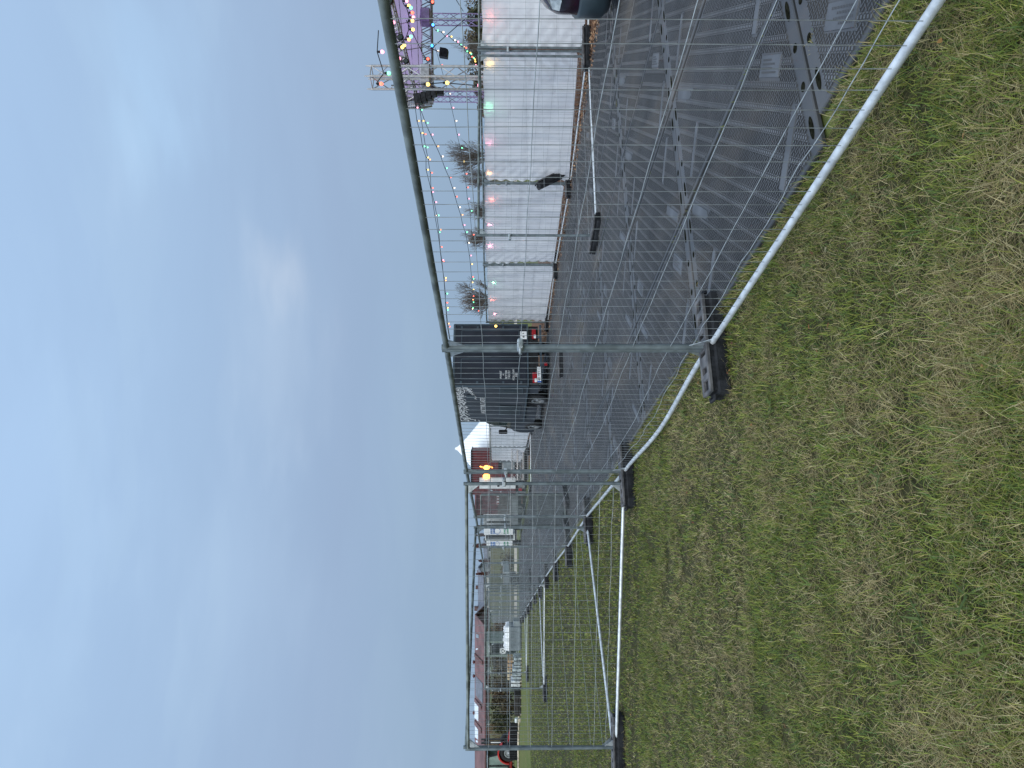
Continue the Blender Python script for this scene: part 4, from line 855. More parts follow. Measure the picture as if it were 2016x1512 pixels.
# generator with a white sheet
D = 46.6; O = Vector((XZ(0, 1258, D)[0], D, 0)); lx = lambda y: XZ(0, y, D)[0] - O.x; lz = lambda x: XZ(x, 0, D)[1]
gen = empty('generator', 'grey generator cabinet beneath a crumpled white sheet', 'generator', O)
mb = MB(); bx(mb, lx(1281), lx(1235), 0, 1.1, .06, lz(1000), .03); mb.build('cabinet', grey_paint, gen)
for ya, yb in ((1259, 1243), (1276, 1261)):
    mb = MB(); bx(mb, lx(ya), lx(yb), -.012, .0, lz(1016), lz(1006)); d_ = mb.build('door_panel', material('panel_grey', (.12, .145, .165), .5), gen)
mb = MB(); bx(mb, lx(1236), lx(1224), .1, .8, .06, lz(1011)); mb.build('control_box', greymetal, gen)
mb = MB(); bx(mb, lx(1280), lx(1236), .05, 1.0, .0, .07); mb.build('skid', black, gen)
mb = MB(); nx, ny = 40, 14; rs = np.random.default_rng(5); hgt = np.abs(rs.normal(.10, .06, (ny + 1, nx + 1)))
for j in range(ny + 1):
    for i in range(nx + 1):
        u, v = i / nx, j / ny; e = min(u, 1 - u, v, 1 - v); mb.v.append((lx(1282) + (lx(1234) - lx(1282)) * u, -.06 + 1.2 * v, lz(1000) + (hgt[j, i] + .12 * math.sin(u * 9 + 1) ** 2 + .02 if e > .02 else -.08)))
for j in range(ny):
    for i in range(nx): k = j * (nx + 1) + i; mb.f.append((k, k + 1, k + nx + 2, k + nx + 1)); mb.mi.append(0); mb.sm.append(True)
sh = mb.build('cover_sheet', white); sh.location = O; tag(sh, 'crumpled white plastic sheet lying on the grey generator', 'sheet')
# open container with signs
D = 55; O = Vector((XZ(0, 1277, D)[0], D, 0)); lx = lambda y: XZ(0, y, D)[0] - O.x; lz = lambda x: XZ(x, 0, D)[1]
ct = empty('site_container', 'grey green container frame open at the front behind the generator', 'container', O); cg = material('grey_green_paint', (.16, .20, .18), .55)
mb = MB(); x0, x1 = lx(1293), lx(1262)
bx(mb, x0, x1, 0, 2.2, lz(964), lz(958)); bx(mb, x0, x1, 0, 2.2, .05, .15)
for a in (x0, x1 - .16): bx(mb, a, a + .16, 0, .16, .15, lz(964)); bx(mb, a + .03, a + .10, .1, 2.2, .15, lz(964))
bx(mb, x0, x1, 2.1, 2.2, .15, lz(964)); mb.build('frame', cg, ct)
mb = MB(); bx(mb, lx(1284), lx(1270), -.05, -.01, lz(965.5), lz(962.5)); mb.build('name_board', white, ct)
mb = MB(); bx(mb, x0 + .2, x1 - .2, 1.2, 1.3, .2, 2.2); mb.build('inside_shade', black, ct)  # black sheet standing in for the shade inside
D = 54; O = Vector((XZ(0, 1281.5, D)[0], D, 0)); lz = lambda x: XZ(x, 0, D)[1]; hw = 5 * D / F
sg = empty('cross_sign', 'white framed square sign with a diagonal cross standing by the container', 'sign', O); z0, z1 = lz(995), lz(985)
mb = MB()
for a, b_ in (((-hw, z0), (hw, z0)), ((-hw, z1), (hw, z1)), ((-hw, z0), (-hw, z1)), ((hw, z0), (hw, z1)), ((-hw, z0), (hw, z1)), ((-hw, z1), (hw, z0))): mb.bar((a[0], 0, a[1]), (b_[0], 0, b_[1]), .07, .03, (0, 1, 0))
mb.build('cross_frame', white, sg); mb = MB(); mb.tube([(0, .05, 0), (0, .05, z0)], .025, 6); mb.build('stand', greymetal, sg)
# boards, blocks, pallets, logs
tan = material('tan_boards', (.42, .26, .13), .7, 0, .25, 6); pale = material('pale_boards', (.58, .47, .30), .7, 0, .2, 6); wrap = material('wrapped_grey', (.36, .41, .43), .45, 0, .25, 5, .4, 9); logm = material('pale_log', (.42, .36, .27), .8, 0, .3, 5)
def stack(name, label, cat, x0, x1, y0, y1, D, dep, mat, layers, group, cols=1, straps=True):
    s = D / F; O = Vector((XZ(0, (y0 + y1) / 2, D)[0], D, 0)); t = empty(name, label, cat, O, group=group); hw = (y1 - y0) / 2 * s; z0 = max(.03, XZ(x1, 0, D)[1]); z1 = XZ(x0, 0, D)[1]; mb = MB()
    for l in range(layers):
        for c in range(cols):
            a = -hw + 2 * hw * c / cols; bx(mb, a + .008 + random.uniform(0, .03), a + 2 * hw / cols - .008, random.uniform(-.04, .04), dep, z0 + (z1 - z0) * l / layers + .004, z0 + (z1 - z0) * (l + 1) / layers - .004, .012)
    mb.build('load', mat, t)
    if straps:
        mb = MB()
        for f_ in (-.45, .4): bx(mb, hw * f_ - .02, hw * f_ + .02, -.055, dep + .01, z0, z1 + .008, .003)
        mb.build('strap', black, t)
    mb = MB()
    for f_ in (-.8, 0, .8): bx(mb, hw * f_ - .05, hw * f_ + .05, 0, dep, z0 - .08 if z0 > .1 else 0, z0 + .003, .005)
    mb.build('bearers', logm, t); return t
g_ = 'building materials on the grass'
stack('board_stack', 'orange tan board stack lying above the wrapped grey blocks', 'boards', 999.5, 1009, 1300, 1319, 48.2, 1.1, tan, 5, g_)
stack('board_stack', 'pale yellow board stack beside the tan one', 'boards', 999, 1008, 1320, 1339, 48.2, 1.1, pale, 5, g_)
stack('wrapped_pallet', 'small wrapped grey pallet under the tan boards', 'pallet', 1012, 1025, 1296, 1315, 46.8, .9, wrap, 2, g_, 2)
stack('wrapped_pallet', 'long wrapped grey pallet under the pale boards', 'pallet', 1009, 1026, 1317, 1338, 46.8, .9, wrap, 2, g_, 2)
stack('wrapped_pallet', 'whitish wrapped pallet at the left end of the row', 'pallet', 1006, 1024, 1341, 1357, 46.8, .9, material('wrapped_white', (.56, .58, .6), .45, 0, .3, 5, .5, 7), 2, g_, 1)
stack('pallet_stack', 'low stack of dark pallets on the grass left of the wrapped ones', 'pallets', 1013, 1025, 1370, 1412, 47.4, 1.1, material('dark_wood', (.035, .03, .028), .8, 0, .3, 6), 5, g_, 1, False)
for k, (ya, yb, xx, D, r, lab) in enumerate(((1360, 1440, 1022.5, 50, .075, 'pale log lying in front of the dark pallets'), (1441, 1530, 1022, 51, .075, 'pale log lying in front of the red tractor'))):
    a, b_ = XZ(0, ya, D)[0], XZ(0, yb, D)[0]; mb = MB(); mb.tube([(a, D, r), ((a + b_) / 2, D + .15, r + .01), (b_, D + .1, r)], [r, r * .93, r * .85], 9); tag(mb.build('timber_log', logm), lab, 'log', 'logs on the grass')
for ya, D in ((1367, 48.5), (1418, 48.5)):
    a = XZ(0, ya, D)[0]; mb = MB(); mb.tube([(a - .14, D, .30), (a + .14, D, .30)], .13, 10); o = mb.build('pipe_end', offwhite); tag(o, 'short white pipe length resting %s the dark pallets' % ('right of' if ya < 1400 else 'left of'), 'pipe', 'white pipes')
    mb = MB(); bx(mb, a - .12, a + .12, D - .1, D + .1, 0, .17); o = mb.build('timber_block', logm); tag(o, 'wooden block under the white pipe %s the dark pallets' % ('right of' if ya < 1400 else 'left of'), 'block', 'timber blocks')
# tractor
D = 55; O = Vector((XZ(0, 1482, D)[0], D, 0)); lx = lambda y: XZ(0, y, D)[0] - O.x; lz = lambda x: XZ(x, 0, D)[1]
trk = empty('red_tractor', 'red tractor with a black loader mast and bucket, at the frame edge', 'tractor', O); rp = material('red_paint', (.42, .018, .015), .3, 0, .1, 3)
for x, r, yy in ((0, .72, .1), (0, .72, 1.7), (lx(1545), .5, .2), (lx(1545), .5, 1.7)):
    w_ = wheel(trk, (x, yy, r), r, .4, -1); w_.rotation_euler = (0, 0, R(90))
mb = MB(); nA = 14; pts = [(.86 * math.cos(R(a)), .78 + .86 * math.sin(R(a))) for a in np.linspace(35, 185, nA)]; inn = [(p[0] * .9, .78 + (p[1] - .78) * .88) for p in pts]
for k in range(nA - 1): mb.prism([inn[k], inn[k + 1], pts[k + 1], pts[k]], .5, Matrix.Translation((0, .05, 0)))
mb.build('mudguard', rp, trk)
mb = MB(); bx(mb, lx(1560), lx(1500), .45, 1.5, .45, lz(1001), .06); mb.build('bonnet', rp, trk)
mb = MB(); zc0, zc1 = lz(1001), lz(961)
for (a, b_) in (((lx(1488), zc0), (lx(1488), lz(985))), ((lx(1488), lz(985)), (lx(1494), zc1)), ((lx(1494), zc1), (lx(1530), zc1)), ((lx(1530), zc1), (lx(1534), zc0)), ((lx(1488), zc0), (lx(1534), zc0)), ((lx(1512), zc0), (lx(1512), zc1))):
    for y in (.3, 1.6): mb.bar((a[0], y, a[1]), (b_[0], y, b_[1]), .09)
for xx in (lx(1488), lx(1534)): mb.bar((xx, .3, zc0 + .02), (xx, 1.6, zc0 + .02), .09)
mb.build('cab_frame', black, trk)
mb = MB(); bx(mb, lx(1540), lx(1490), .25, 1.65, zc1, zc1 + .1, .04); mb.build('cab_roof', greymetal, trk)
mb = MB(); mb.prism([(lx(1489), zc0), (lx(1489), lz(985)), (lx(1494), zc1), (lx(1530), zc1), (lx(1533), zc0)], .02, Matrix.Translation((0, .33, 0))); mb.prism([(lx(1489), zc0), (lx(1489), lz(985)), (lx(1494), zc1), (lx(1530), zc1), (lx(1533), zc0)], .02, Matrix.Translation((0, 1.57, 0))); mb.build('cab_glass', material('greenish_glass', (.16, .22, .19), .1, 0, .3, 1), trk)  # green reflection put into the glass colour
mb = MB(); bx(mb, lx(1471), lx(1467), .5, .62, .5, lz(947)); bx(mb, lx(1464), lx(1461), .5, .62, .5, lz(947)); bx(mb, lx(1471), lx(1461), .48, .6, lz(960), lz(953)); bx(mb, lx(1471), lx(1461), .48, .6, .5, .62); mb.build('loader_mast', black, trk)
mb = MB(); bx(mb, lx(1468.2), lx(1466.6), .44, .47, lz(986), lz(966)); mb.build('mast_lettering', white, trk)
mb = MB(); bx(mb, lx(1496), lx(1423), -.1, -.0, lz(1019), lz(1003))
for k in range(16): x = lx(1496) + (lx(1423) - lx(1496)) * (k + .5) / 16; bx(mb, x - .04, x + .04, -.16, -.1, lz(1018.5), lz(1003.5), .01)
bx(mb, lx(1496), lx(1423), 0, .8, lz(1019), lz(1017)); mb.build('ribbed_bucket', black, trk)
mb = MB(); mb.bar((lx(1500), .5, 1.0), (lx(1440), .45, .6), .12); mb.build('loader_arm', rp, trk)

# ------------------------------------------------------------------ houses and barn beyond the bank
def gable(name, label, X0, X1, Y0, Y1, ze, zr, wallm, roofm, ridge='x', over=.35, wins=(), chim=None, cat='house'):
    O = Vector(((X0 + X1) / 2, Y0, 0)); o = empty(name, label, cat, O); hx = (X1 - X0) / 2; dy = Y1 - Y0
    mb = MB(); bx(mb, -hx, hx, 0, dy, 0, ze, .02)
    if ridge == 'x':
        for x in (-hx + .1, hx - .1): mb.add([(x, 0, ze), (x, dy, ze), (x, dy / 2, zr)], [(0, 1, 2)])
        rf = [(-over, ze - .12), (dy / 2, zr + .05), (dy + over, ze - .12), (dy + over, ze + .02), (dy / 2, zr + .22), (-over, ze + .02)]
        m2 = MB(); vs = [(-hx - over, p[0], p[1]) for p in rf] + [(hx + over, p[0], p[1]) for p in rf]
    else:
        for y in (.05, dy - .05): mb.add([(-hx, y, ze), (hx, y, ze), (0, y, zr)], [(0, 1, 2)])
        rf = [(-hx - over, ze - .12), (0, zr + .05), (hx + over, ze - .12), (hx + over, ze + .02), (0, zr + .22), (-hx - over, ze + .02)]
        m2 = MB(); vs = [(p[0], -over, p[1]) for p in rf] + [(p[0], dy + over, p[1]) for p in rf]
    mb.build('wall', wallm, o)
    m2.add(vs, [(0, 5, 4, 1), (1, 4, 3, 2), (6, 7, 10, 11), (7, 8, 9, 10)] + [(i, (i + 1) % 6, 6 + (i + 1) % 6, 6 + i) for i in range(6)]); r_ = m2.build('roof', roofm, o)
    for (wx, wz, ww, wh) in wins:
        m3 = MB(); bx(m3, wx - ww / 2, wx + ww / 2, -.03, .02, wz - wh / 2, wz + wh / 2); wn = m3.build('window', dark_glass, o)
        m3 = MB(); 
        for a, b_ in (((wx - ww / 2, wz - wh / 2), (wx + ww / 2, wz - wh / 2)), ((wx - ww / 2, wz + wh / 2), (wx + ww / 2, wz + wh / 2)), ((wx - ww / 2, wz - wh / 2), (wx - ww / 2, wz + wh / 2)), ((wx + ww / 2, wz - wh / 2), (wx + ww / 2, wz + wh / 2))): m3.bar((a[0], -.05, a[1]), (b_[0], -.05, b_[1]), .08, .05, (0, 1, 0))
        m3.build('frame', white, wn)
    for cx in (chim or ()):
        m3 = MB(); m3.bbox((cx[0], cx[1], cx[2]), (cx[3], cx[3], cx[4]), .02); m3.build('chimney', material('brick_chimney', (.10, .05, .045), .8), r_)
    return o, r_
hw_ = material('white_render', (.70, .70, .69), .8, 0, .06, .5); slate = material('grey_slate', (.13, .135, .16), .7, 0, .15, 1.2); redtile = material('red_brown_tiles', (.135, .07, .07), .75, 0, .2, .6); dkbrick = material('dark_brick', (.10, .065, .06), .85, 0, .3, .8); cream = material('cream_render', (.55, .53, .48), .8, 0, .06, .5)
k = 104 / F
def hx_(y): return (756 - y) * k
gable('country_house', 'bungalow with a long grey slate roof beyond the grass bank', hx_(1200), hx_(1136), 104, 113, CZ + 26 * k, CZ + 36 * k, cream, slate, 'x', wins=((1.2, 2.7, .9, 1.0),), chim=((-.4, 4.5, CZ + 37.5 * k, .5, .9), (2.1, 4.5, CZ + 36 * k, .4, .6)))
gable('country_house', 'pale gabled house end with dark roof edges next to the grey slate roof', hx_(1218), hx_(1185), 102, 112, CZ + 23 * k, CZ + 35.5 * k, cream, slate, 'y', wins=((-.5, 2.9, .7, .8),), chim=((0, 3, CZ + 38 * k, .6, 1.0),))
gable('country_house', 'white house with a flat pitched roof just left of the white trailer', hx_(1101), hx_(1082), 106, 113, CZ + 19 * k, CZ + 25 * k, hw_, slate, 'x', wins=((.2, 2.9, .5, .6),))
gable('country_house', 'small white house between the reddish columnar trees', hx_(1124), hx_(1109), 108, 114, CZ + 19 * k, CZ + 24 * k, hw_, slate, 'x', wins=((.3, 2.8, .5, .5),))
k = 90 / F; xl = hx_(1600); xr = hx_(1225)
barn, broof = gable('long_barn', 'long dark brick barn with red brown tiled roof and ventilators', xl, xr, 88, 96, CZ + 23 * k, CZ + 41 * k, dkbrick, redtile, 'x', over=.4, cat='barn')
cxb = (xl + xr) / 2
def onroof(y0, y1, x0, x1, mat, name, lift=.24):
    ze, zr = CZ + 23 * k, CZ + 41 * k
    def pt(y, x):
        z = CZ - (x - 978) * k; t = (z - ze) / (zr - ze); return (hx_(y) - cxb, t * 4 - .02, ze + t * (zr - ze) + lift)
    mb = MB(); c = [pt(y1, x1), pt(y0, x1), pt(y0 + 6, x0), pt(y1 + 6, x0)]
    mb.add(c + [(p[0], p[1] + .04, p[2] - .1) for p in c], [(0, 1, 2, 3), (0, 4, 5, 1), (1, 5, 6, 2), (2, 6, 7, 3), (3, 7, 4, 0)]); return mb.build(name, mat, broof)
onroof(1334, 1372, 939, 954, slate, 'slate_section'); sky_p = material('roof_glazing', (.72, .76, .80), .15, 0, .05, 2)
onroof(1388, 1421, 937, 945, sky_p, 'roof_light', .26); onroof(1434, 1458, 938, 944.5, sky_p, 'roof_light', .26); onroof(1461, 1465, 940, 944, sky_p, 'roof_light', .26); onroof(1278, 1281, 940, 944, sky_p, 'roof_light', .26); onroof(1249, 1256, 940, 946, greymetal, 'roof_light', .26)
onroof(1380, 1387, 938, 952, redtile, 'tile_verge', .34); onroof(1424, 1433, 938, 952, redtile, 'tile_verge', .34); onroof(1290, 1297, 938, 955, material('dark_tiles', (.10, .04, .035), .75), 'tile_verge', .34)
for y in (1315, 1343, 1417, 1489):
    mb = MB(); x = hx_(y) - cxb; zr = CZ + 41 * k; mb.tube([(x, 4, zr), (x, 4, zr + .25), (x, 4, zr + .36), (x, 4, zr + .52)], [.16, .16, .30, .03], 10); mb.build('ventilator', material('dark_red_vent', (.09, .02, .02), .7), broof)
for y in range(1240, 1560, 34):
    mb = MB(); x = hx_(y) - cxb; bx(mb, x - .5, x + .5, -.03, .02, CZ + 12 * k, CZ + 20 * k); wn = mb.build('window', dark_glass, barn); mb = MB(); mb.bar((x, -.05, CZ + 12 * k), (x, -.05, CZ + 20 * k), .07); mb.bar((x - .5, -.05, CZ + 12 * k), (x + .5, -.05, CZ + 12 * k), .1); mb.build('frame', offwhite, wn)

# ------------------------------------------------------------------ trees and shrubs
bark = material('bare_bark', (.075, .062, .055), .9, 0, .3, 4); twigm = material('bare_twigs', (.10, .082, .075), .9, 0, .3, .8)
def bare_tree(label, x_top, y_c, half, D, seed, spread=1.0, lean=0.0, group='bare trees beyond the tarps'):
    rs = random.Random(seed); b = P(978, y_c, D); H = P(x_top, y_c, D).z; o = empty('bare_tree', label, 'tree', (b.x, b.y, 0), group=group); wid = half * D / F
    m1, m2 = MB(), MB(); th = H * .34; m1.tube([(0, 0, 0), (.03, 0, th * .5), (lean * .3, 0, th)], [H * .028, H * .022, H * .018], 8)
    def grow(mb, p, d, ln, r, lev):
        n = 3 if lev < 3 else 2; pts = [p]; dd = d.copy()
        for q in range(n):
            dd = (dd + Vector((rs.uniform(-.18, .18), rs.uniform(-.18, .18), rs.uniform(-.02, .16)))).normalized(); pts.append(pts[-1] + dd * (ln / n))
        mb.tube(pts, [r * (1 - .45 * i / n) for i in range(n + 1)], 4 if lev < 2 else 3, False)
        if lev >= 5: return
        for q in range(4):
            s0 = pts[rs.randint(1, n)]; dv = (dd + Vector((rs.gauss(0, .55) * spread, rs.gauss(0, .55) * spread, rs.gauss(.08, .3)))).normalized(); grow(mb, s0, dv, ln * rs.uniform(.62, .82), max(.0135 * D / 60, r * .58), lev + 1)
    nb = 6
    for q in range(nb):
        a = 2 * math.pi * (q + rs.random() * .5) / nb; t = .55 + .45 * q / nb
        grow(m2, Vector((lean * .3 * t, 0, th * t)), Vector((math.cos(a) * .75 * spread, math.sin(a) * .75 * spread, 1)).normalized(), (H - th) * .36, H * .012, 1)
    # fit crown to the width and height seen
    zs = max(v[2] for v in m2.v); xs_ = max(abs(v[0]) for v in m2.v); fz = (H - th * .5) / (zs - th * .5); fx = wid / xs_
    m2.v = [(v[0] * fx, v[1] * fx, th * .5 + (v[2] - th * .5) * fz) if v[2] > th * .5 else v for v in m2.v]
    m1.build('trunk', bark, o); m2.build('crown', twigm, o)
bare_tree('round bare tree right above the van roof, festoon bulbs in front', 894, 591, 45, 56, 3)
bare_tree('smaller bare tree left of the free standing post, wide and low', 904, 470, 27, 62, 4)
bare_tree('thin pale bare tree low above the tarps, right of the small rounded one', 909, 412, 24, 64, 5)
bare_tree('tall thin airy bare tree above the tarps, tallest there', 876, 308, 36, 58, 6, .9)
bare_tree('reddish low bare tree beside the tall airy one, over the tilted foot', 899, 352, 22, 60, 8)
bare_tree('bare sapling reaching above the hedge below the purple canopy', 886, 100, 22, 50, 9, .8)
def leafmat(name, c1, c2, c3):
    mt = bpy.data.materials.new(name); mt.use_nodes = True; t = mt.node_tree; b = t.nodes['Principled BSDF']; b.inputs['Roughness'].default_value = .8; b.inputs['Specular IOR Level'].default_value = .15
    g = N('ShaderNodeNewGeometry', t); r = ramp(t, [(0, c1), (.5, c2), (1, c3)], 'LINEAR'); t.links.new(g.outputs['Random Per Island'], r.inputs[0]); t.links.new(r.outputs[0], b.inputs['Base Color']); return mt
brownleaf = leafmat('brown_leaves', (.045, .03, .022), (.085, .055, .035), (.14, .09, .05)); redleaf = leafmat('red_brown_leaves', (.06, .022, .02), (.11, .045, .035), (.16, .07, .05)); darkleaf = leafmat('dark_hedge_leaves', (.025, .035, .016), (.05, .055, .025), (.09, .08, .04)); reed = leafmat('dry_reeds', (.12, .075, .045), (.20, .13, .08), (.28, .20, .12)); mixleaf = leafmat('mixed_hedge_leaves', (.04, .035, .022), (.075, .06, .035), (.13, .10, .06))
def leaves(mb, c, sx, sy, sz, n, size, rs, clump=10, ribbon=False):
    cents = rs.uniform(-.78, .78, (clump, 3)); cents *= np.minimum(1, .85 / np.maximum(.01, np.linalg.norm(cents, axis=1)))[:, None]
    for i in range(n):
        q = cents[i % clump] + rs.normal(0, .26, 3); l = np.linalg.norm(q); q = q / l * .98 if l > .98 else q
        p = Vector((c[0] + q[0] * sx, c[1] + q[1] * sy, max(.02, c[2] + q[2] * sz))); a = Vector(rs.normal(0, 1, 3)).normalized(); b = a.orthogonal().normalized(); s_ = size * rs.uniform(.5, 1.3)
        if ribbon: a = Vector((rs.normal(0, .25), rs.normal(0, .25), 1)).normalized(); b = a.orthogonal().normalized(); mb.add([p - b * s_ * .06, p + b * s_ * .06, p + a * s_ * 1.6], [(0, 1, 2)])
        else: mb.add([p - a * s_ * .7, p + b * s_ * .4, p + a * s_ * .7, p - b * s_ * .4], [(0, 1, 2, 3)])
def shrub(name, label, X, Y, w_, h, mat, n, size, seed, cat='shrub', group=None, columnar=False, ribbon=False, dep=None):
    rs = np.random.default_rng(seed); o = empty(name, label, cat, (X, Y, 0), group=group); mb = MB()
    mb.tube([(0, 0, 0), (0, 0, h * .5)], [h * .03, h * .012], 6); mb.tube([(0, 0, h * .15), (w_ * .25, 0, h * .6)], [h * .015, h * .006], 5); mb.tube([(0, 0, h * .2), (-w_ * .25, .1, h * .62)], [h * .015, h * .006], 5); mb.build('trunk' if columnar else 'stems', bark, o)
    mb = MB()
    if columnar:
        for f_ in (.3, .55, .8): leaves(mb, (0, 0, h * f_), w_ / 2 * (1.15 - f_ * .8), w_ / 2 * (1.15 - f_ * .8), h * .22, n // 3, size, rs, 8)
    else: leaves(mb, (0, 0, h * .5), w_ / 2, (dep or w_) / 2, h * .52, n, size, rs, 14, ribbon)
    mb.build('crown' if columnar else 'foliage', mat, o)
k = 92 / F
for i, (y, xt, hwp) in enumerate(((1013, 934, 5), (1036, 938, 4), (1053, 934, 5), (1074, 930, 7), (1103, 941, 5), (1129, 938, 5))):
    shrub('columnar_tree', ['slim red brown columnar tree behind the far white cabin', 'slim red brown columnar tree at the upper corner of the lettered trailer door', 'slim red brown columnar tree above the opened trailer', 'largest red brown columnar tree left of the opened trailer', 'low red brown columnar tree between the two small white houses', 'pointed red brown columnar tree right of the slate roofed bungalow'][i], (756 - y) * k, 92, 2 * hwp * k, CZ + (978 - xt) * k, redleaf, 1000, .2, 40 + i, 'tree', 'reddish columnar trees', True)
k = 66 / F
hl_ = [(1232, 11, 'brown', brownleaf), (1250, 14, 'brown', mixleaf), (1300, 14, 'm', mixleaf), (1322, 13, 'm', mixleaf), (1345, 13, 'm', mixleaf), (1368, 16, 'b', brownleaf), (1388, 13, 'd', mixleaf), (1406, 14, 'd', darkleaf), (1425, 13, 'd', darkleaf), (1443, 13, 'r', reed), (1459, 12, 'r', reed), (1490, 14, 'm', mixleaf), (1512, 14, 'm', mixleaf), (1535, 14, 'm', mixleaf)]
for i, (y, xtop, kk, mt_) in enumerate(hl_):
    nm = {'r': 'dry reddish reed clump in the hedge beside the loader mast', 'd': 'dark green shrub in the hedge before the barn', 'b': 'brown leafless shrub in the hedge before the barn', 'm': 'olive brown shrub in the long hedge before the barn', 'brown': 'brown shrub behind the generator cabinet'}[kk]
    shrub('reed_clump' if kk == 'r' else 'hedge_shrub', nm, (756 - y) * k, 66 + (i % 2) * .8, 1.75, CZ + 15 * k + .15 * math.sin(i * 2), mt_, 700, .30 if kk == 'r' else .17, 60 + i, 'shrub', 'shrubs of the hedge before the barn', False, kk == 'r', 1.2)
for i in range(9):
    D = 64 + (i % 3) * 3; y = 240 - i * 34; h = CZ + ([22, 38, 46, 56, 60, 62, 58, 62, 60][i]) * D / F
    shrub('hedge_tree', ['low brown hedge tree at the left end of the dark tree row', 'rusty brown hedge tree second from the left end of the dark row', 'brown green hedge tree behind the left rear stage tower', 'dark hedge tree just left of the bright truss tower', 'dark hedge tree behind the bright truss tower', 'dark hedge tree below the hanging speaker', 'dark hedge tree between the two rear stage towers', 'dark hedge tree behind the right rear stage tower', 'dark hedge tree at the frame edge above the car'][i], (756 - y) * D / F, D, 3.0, h, [brownleaf, brownleaf, mixleaf, mixleaf, darkleaf, mixleaf, darkleaf, mixleaf, darkleaf][i], 3400, .23, 90 + i, 'tree', 'row of hedge trees beyond the tarps', False, False, 2.0)
for i, (x, y, w_) in enumerate(((1003, 1098, 1.2), (998, 1115, 1.5), (1000, 1125, 1.2))):
    shrub('bank_shrub', 'small brown shrub on the green bank, %s' % ['nearest the opened trailer', 'the middle one', 'farthest from the opened trailer'][i], (756 - y) * 67.5 / F, 67.5, w_, 1.35, mixleaf, 300, .12, 120 + i, 'shrub', 'shrubs on the bank')
# ------------------------------------------------------------------ grass, weeds, fallen leaves, bark chips
def blade_mesh(name, mat, px, py, pz, ln, wd, yaw, lean, bend, cols, kind='stuff'):
    n = len(px); dx, dy = np.cos(yaw), np.sin(yaw); sx, sy = -dy, dx
    segs = [(0, 1.0), (.5, .8), (1.0, 0.0)]
    V = np.zeros((n, 5, 3), np.float32); 
    for (t, wf), ids in zip(segs, ((0, 1), (2, 3), (4,))):
        an = lean + bend * t; h = ln * t * np.cos(lean + bend * t * .5); r = ln * t * np.sin(lean + bend * t * .5)
        cx, cy, cz = px + dx * r, py + dy * r, pz + np.maximum(h, .004 if t > 0 else -.01)
        if len(ids) == 2:
            V[:, ids[0]] = np.stack([cx - sx * wd * wf / 2, cy - sy * wd * wf / 2, cz], 1); V[:, ids[1]] = np.stack([cx + sx * wd * wf / 2, cy + sy * wd * wf / 2, cz], 1)
        else: V[:, 4] = np.stack([cx, cy, cz], 1)
    me = bpy.data.meshes.new(name); me.vertices.add(n * 5); me.vertices.foreach_set('co', V.reshape(-1))
    base = (np.arange(n) * 5)[:, None]; loops = np.concatenate([base + np.array([[0, 1, 3, 2]]), base + np.array([[2, 3, 4]])], 1).reshape(-1)
    me.loops.add(n * 7); me.loops.foreach_set('vertex_index', loops.astype(np.int32))
    st = (np.arange(n) * 7)[:, None] + np.array([[0, 4]]); me.polygons.add(n * 2); me.polygons.foreach_set('loop_start', st.reshape(-1).astype(np.int32))
    try: me.polygons.foreach_set('loop_total', np.tile([4, 3], n).astype(np.int32))
    except Exception: pass
    at = me.color_attributes.new('tint', 'FLOAT_COLOR', 'POINT'); C4 = np.ones((n, 5, 4), np.float32); C4[:, :, :3] = cols[:, None, :]; at.data.foreach_set('color', C4.reshape(-1))
    me.materials.append(mat); me.update(calc_edges=True); me.validate(); o = bpy.data.objects.new(name, me); COL.objects.link(o); return tag(o, kind=kind)
def attr_mat(name, transl=.3, rough=.6):
    mt = bpy.data.materials.new(name); mt.use_nodes = True; t = mt.node_tree; b = t.nodes['Principled BSDF']; o = t.nodes['Material Output']; b.inputs['Roughness'].default_value = rough; b.inputs['Specular IOR Level'].default_value = .25
    a = N('ShaderNodeAttribute', t, attribute_name='tint'); t.links.new(a.outputs['Color'], b.inputs['Base Color'])
    if transl:
        tr = N('ShaderNodeBsdfTranslucent', t); t.links.new(a.outputs['Color'], tr.inputs[0]); ms = N('ShaderNodeMixShader', t); ms.inputs[0].default_value = transl; t.links.new(b.outputs[0], ms.inputs[1]); t.links.new(tr.outputs[0], ms.inputs[2]); t.links.new(ms.outputs[0], o.inputs[0])
    return mt
def vnoise(x, y, sc, seed):
    r = np.random.default_rng(seed); G_ = r.random((256, 256)); X, Y = x * sc + 1000.3, y * sc + 1000.7; xi, yi = np.floor(X).astype(int), np.floor(Y).astype(int); fx, fy = X - xi, Y - yi; fx = fx * fx * (3 - 2 * fx); fy = fy * fy * (3 - 2 * fy)
    g = lambda a, b: G_[a % 256, b % 256]
    return (g(xi, yi) * (1 - fx) + g(xi + 1, yi) * fx) * (1 - fy) + (g(xi, yi + 1) * (1 - fx) + g(xi + 1, yi + 1) * fx) * fy
def fbm(x, y, sc, seed): return (vnoise(x, y, sc, seed) + .5 * vnoise(x, y, sc * 2.1, seed + 1) + .25 * vnoise(x, y, sc * 4.3, seed + 2)) / 1.75
grassm = attr_mat('grass_blades', .25)
GREEN = np.array([[.155, .20, .032], [.12, .17, .034], [.20, .23, .045], [.235, .24, .055], [.085, .145, .042]]); STRAW = np.array([[.35, .285, .135], [.29, .235, .105], [.44, .38, .21], [.21, .16, .08]])
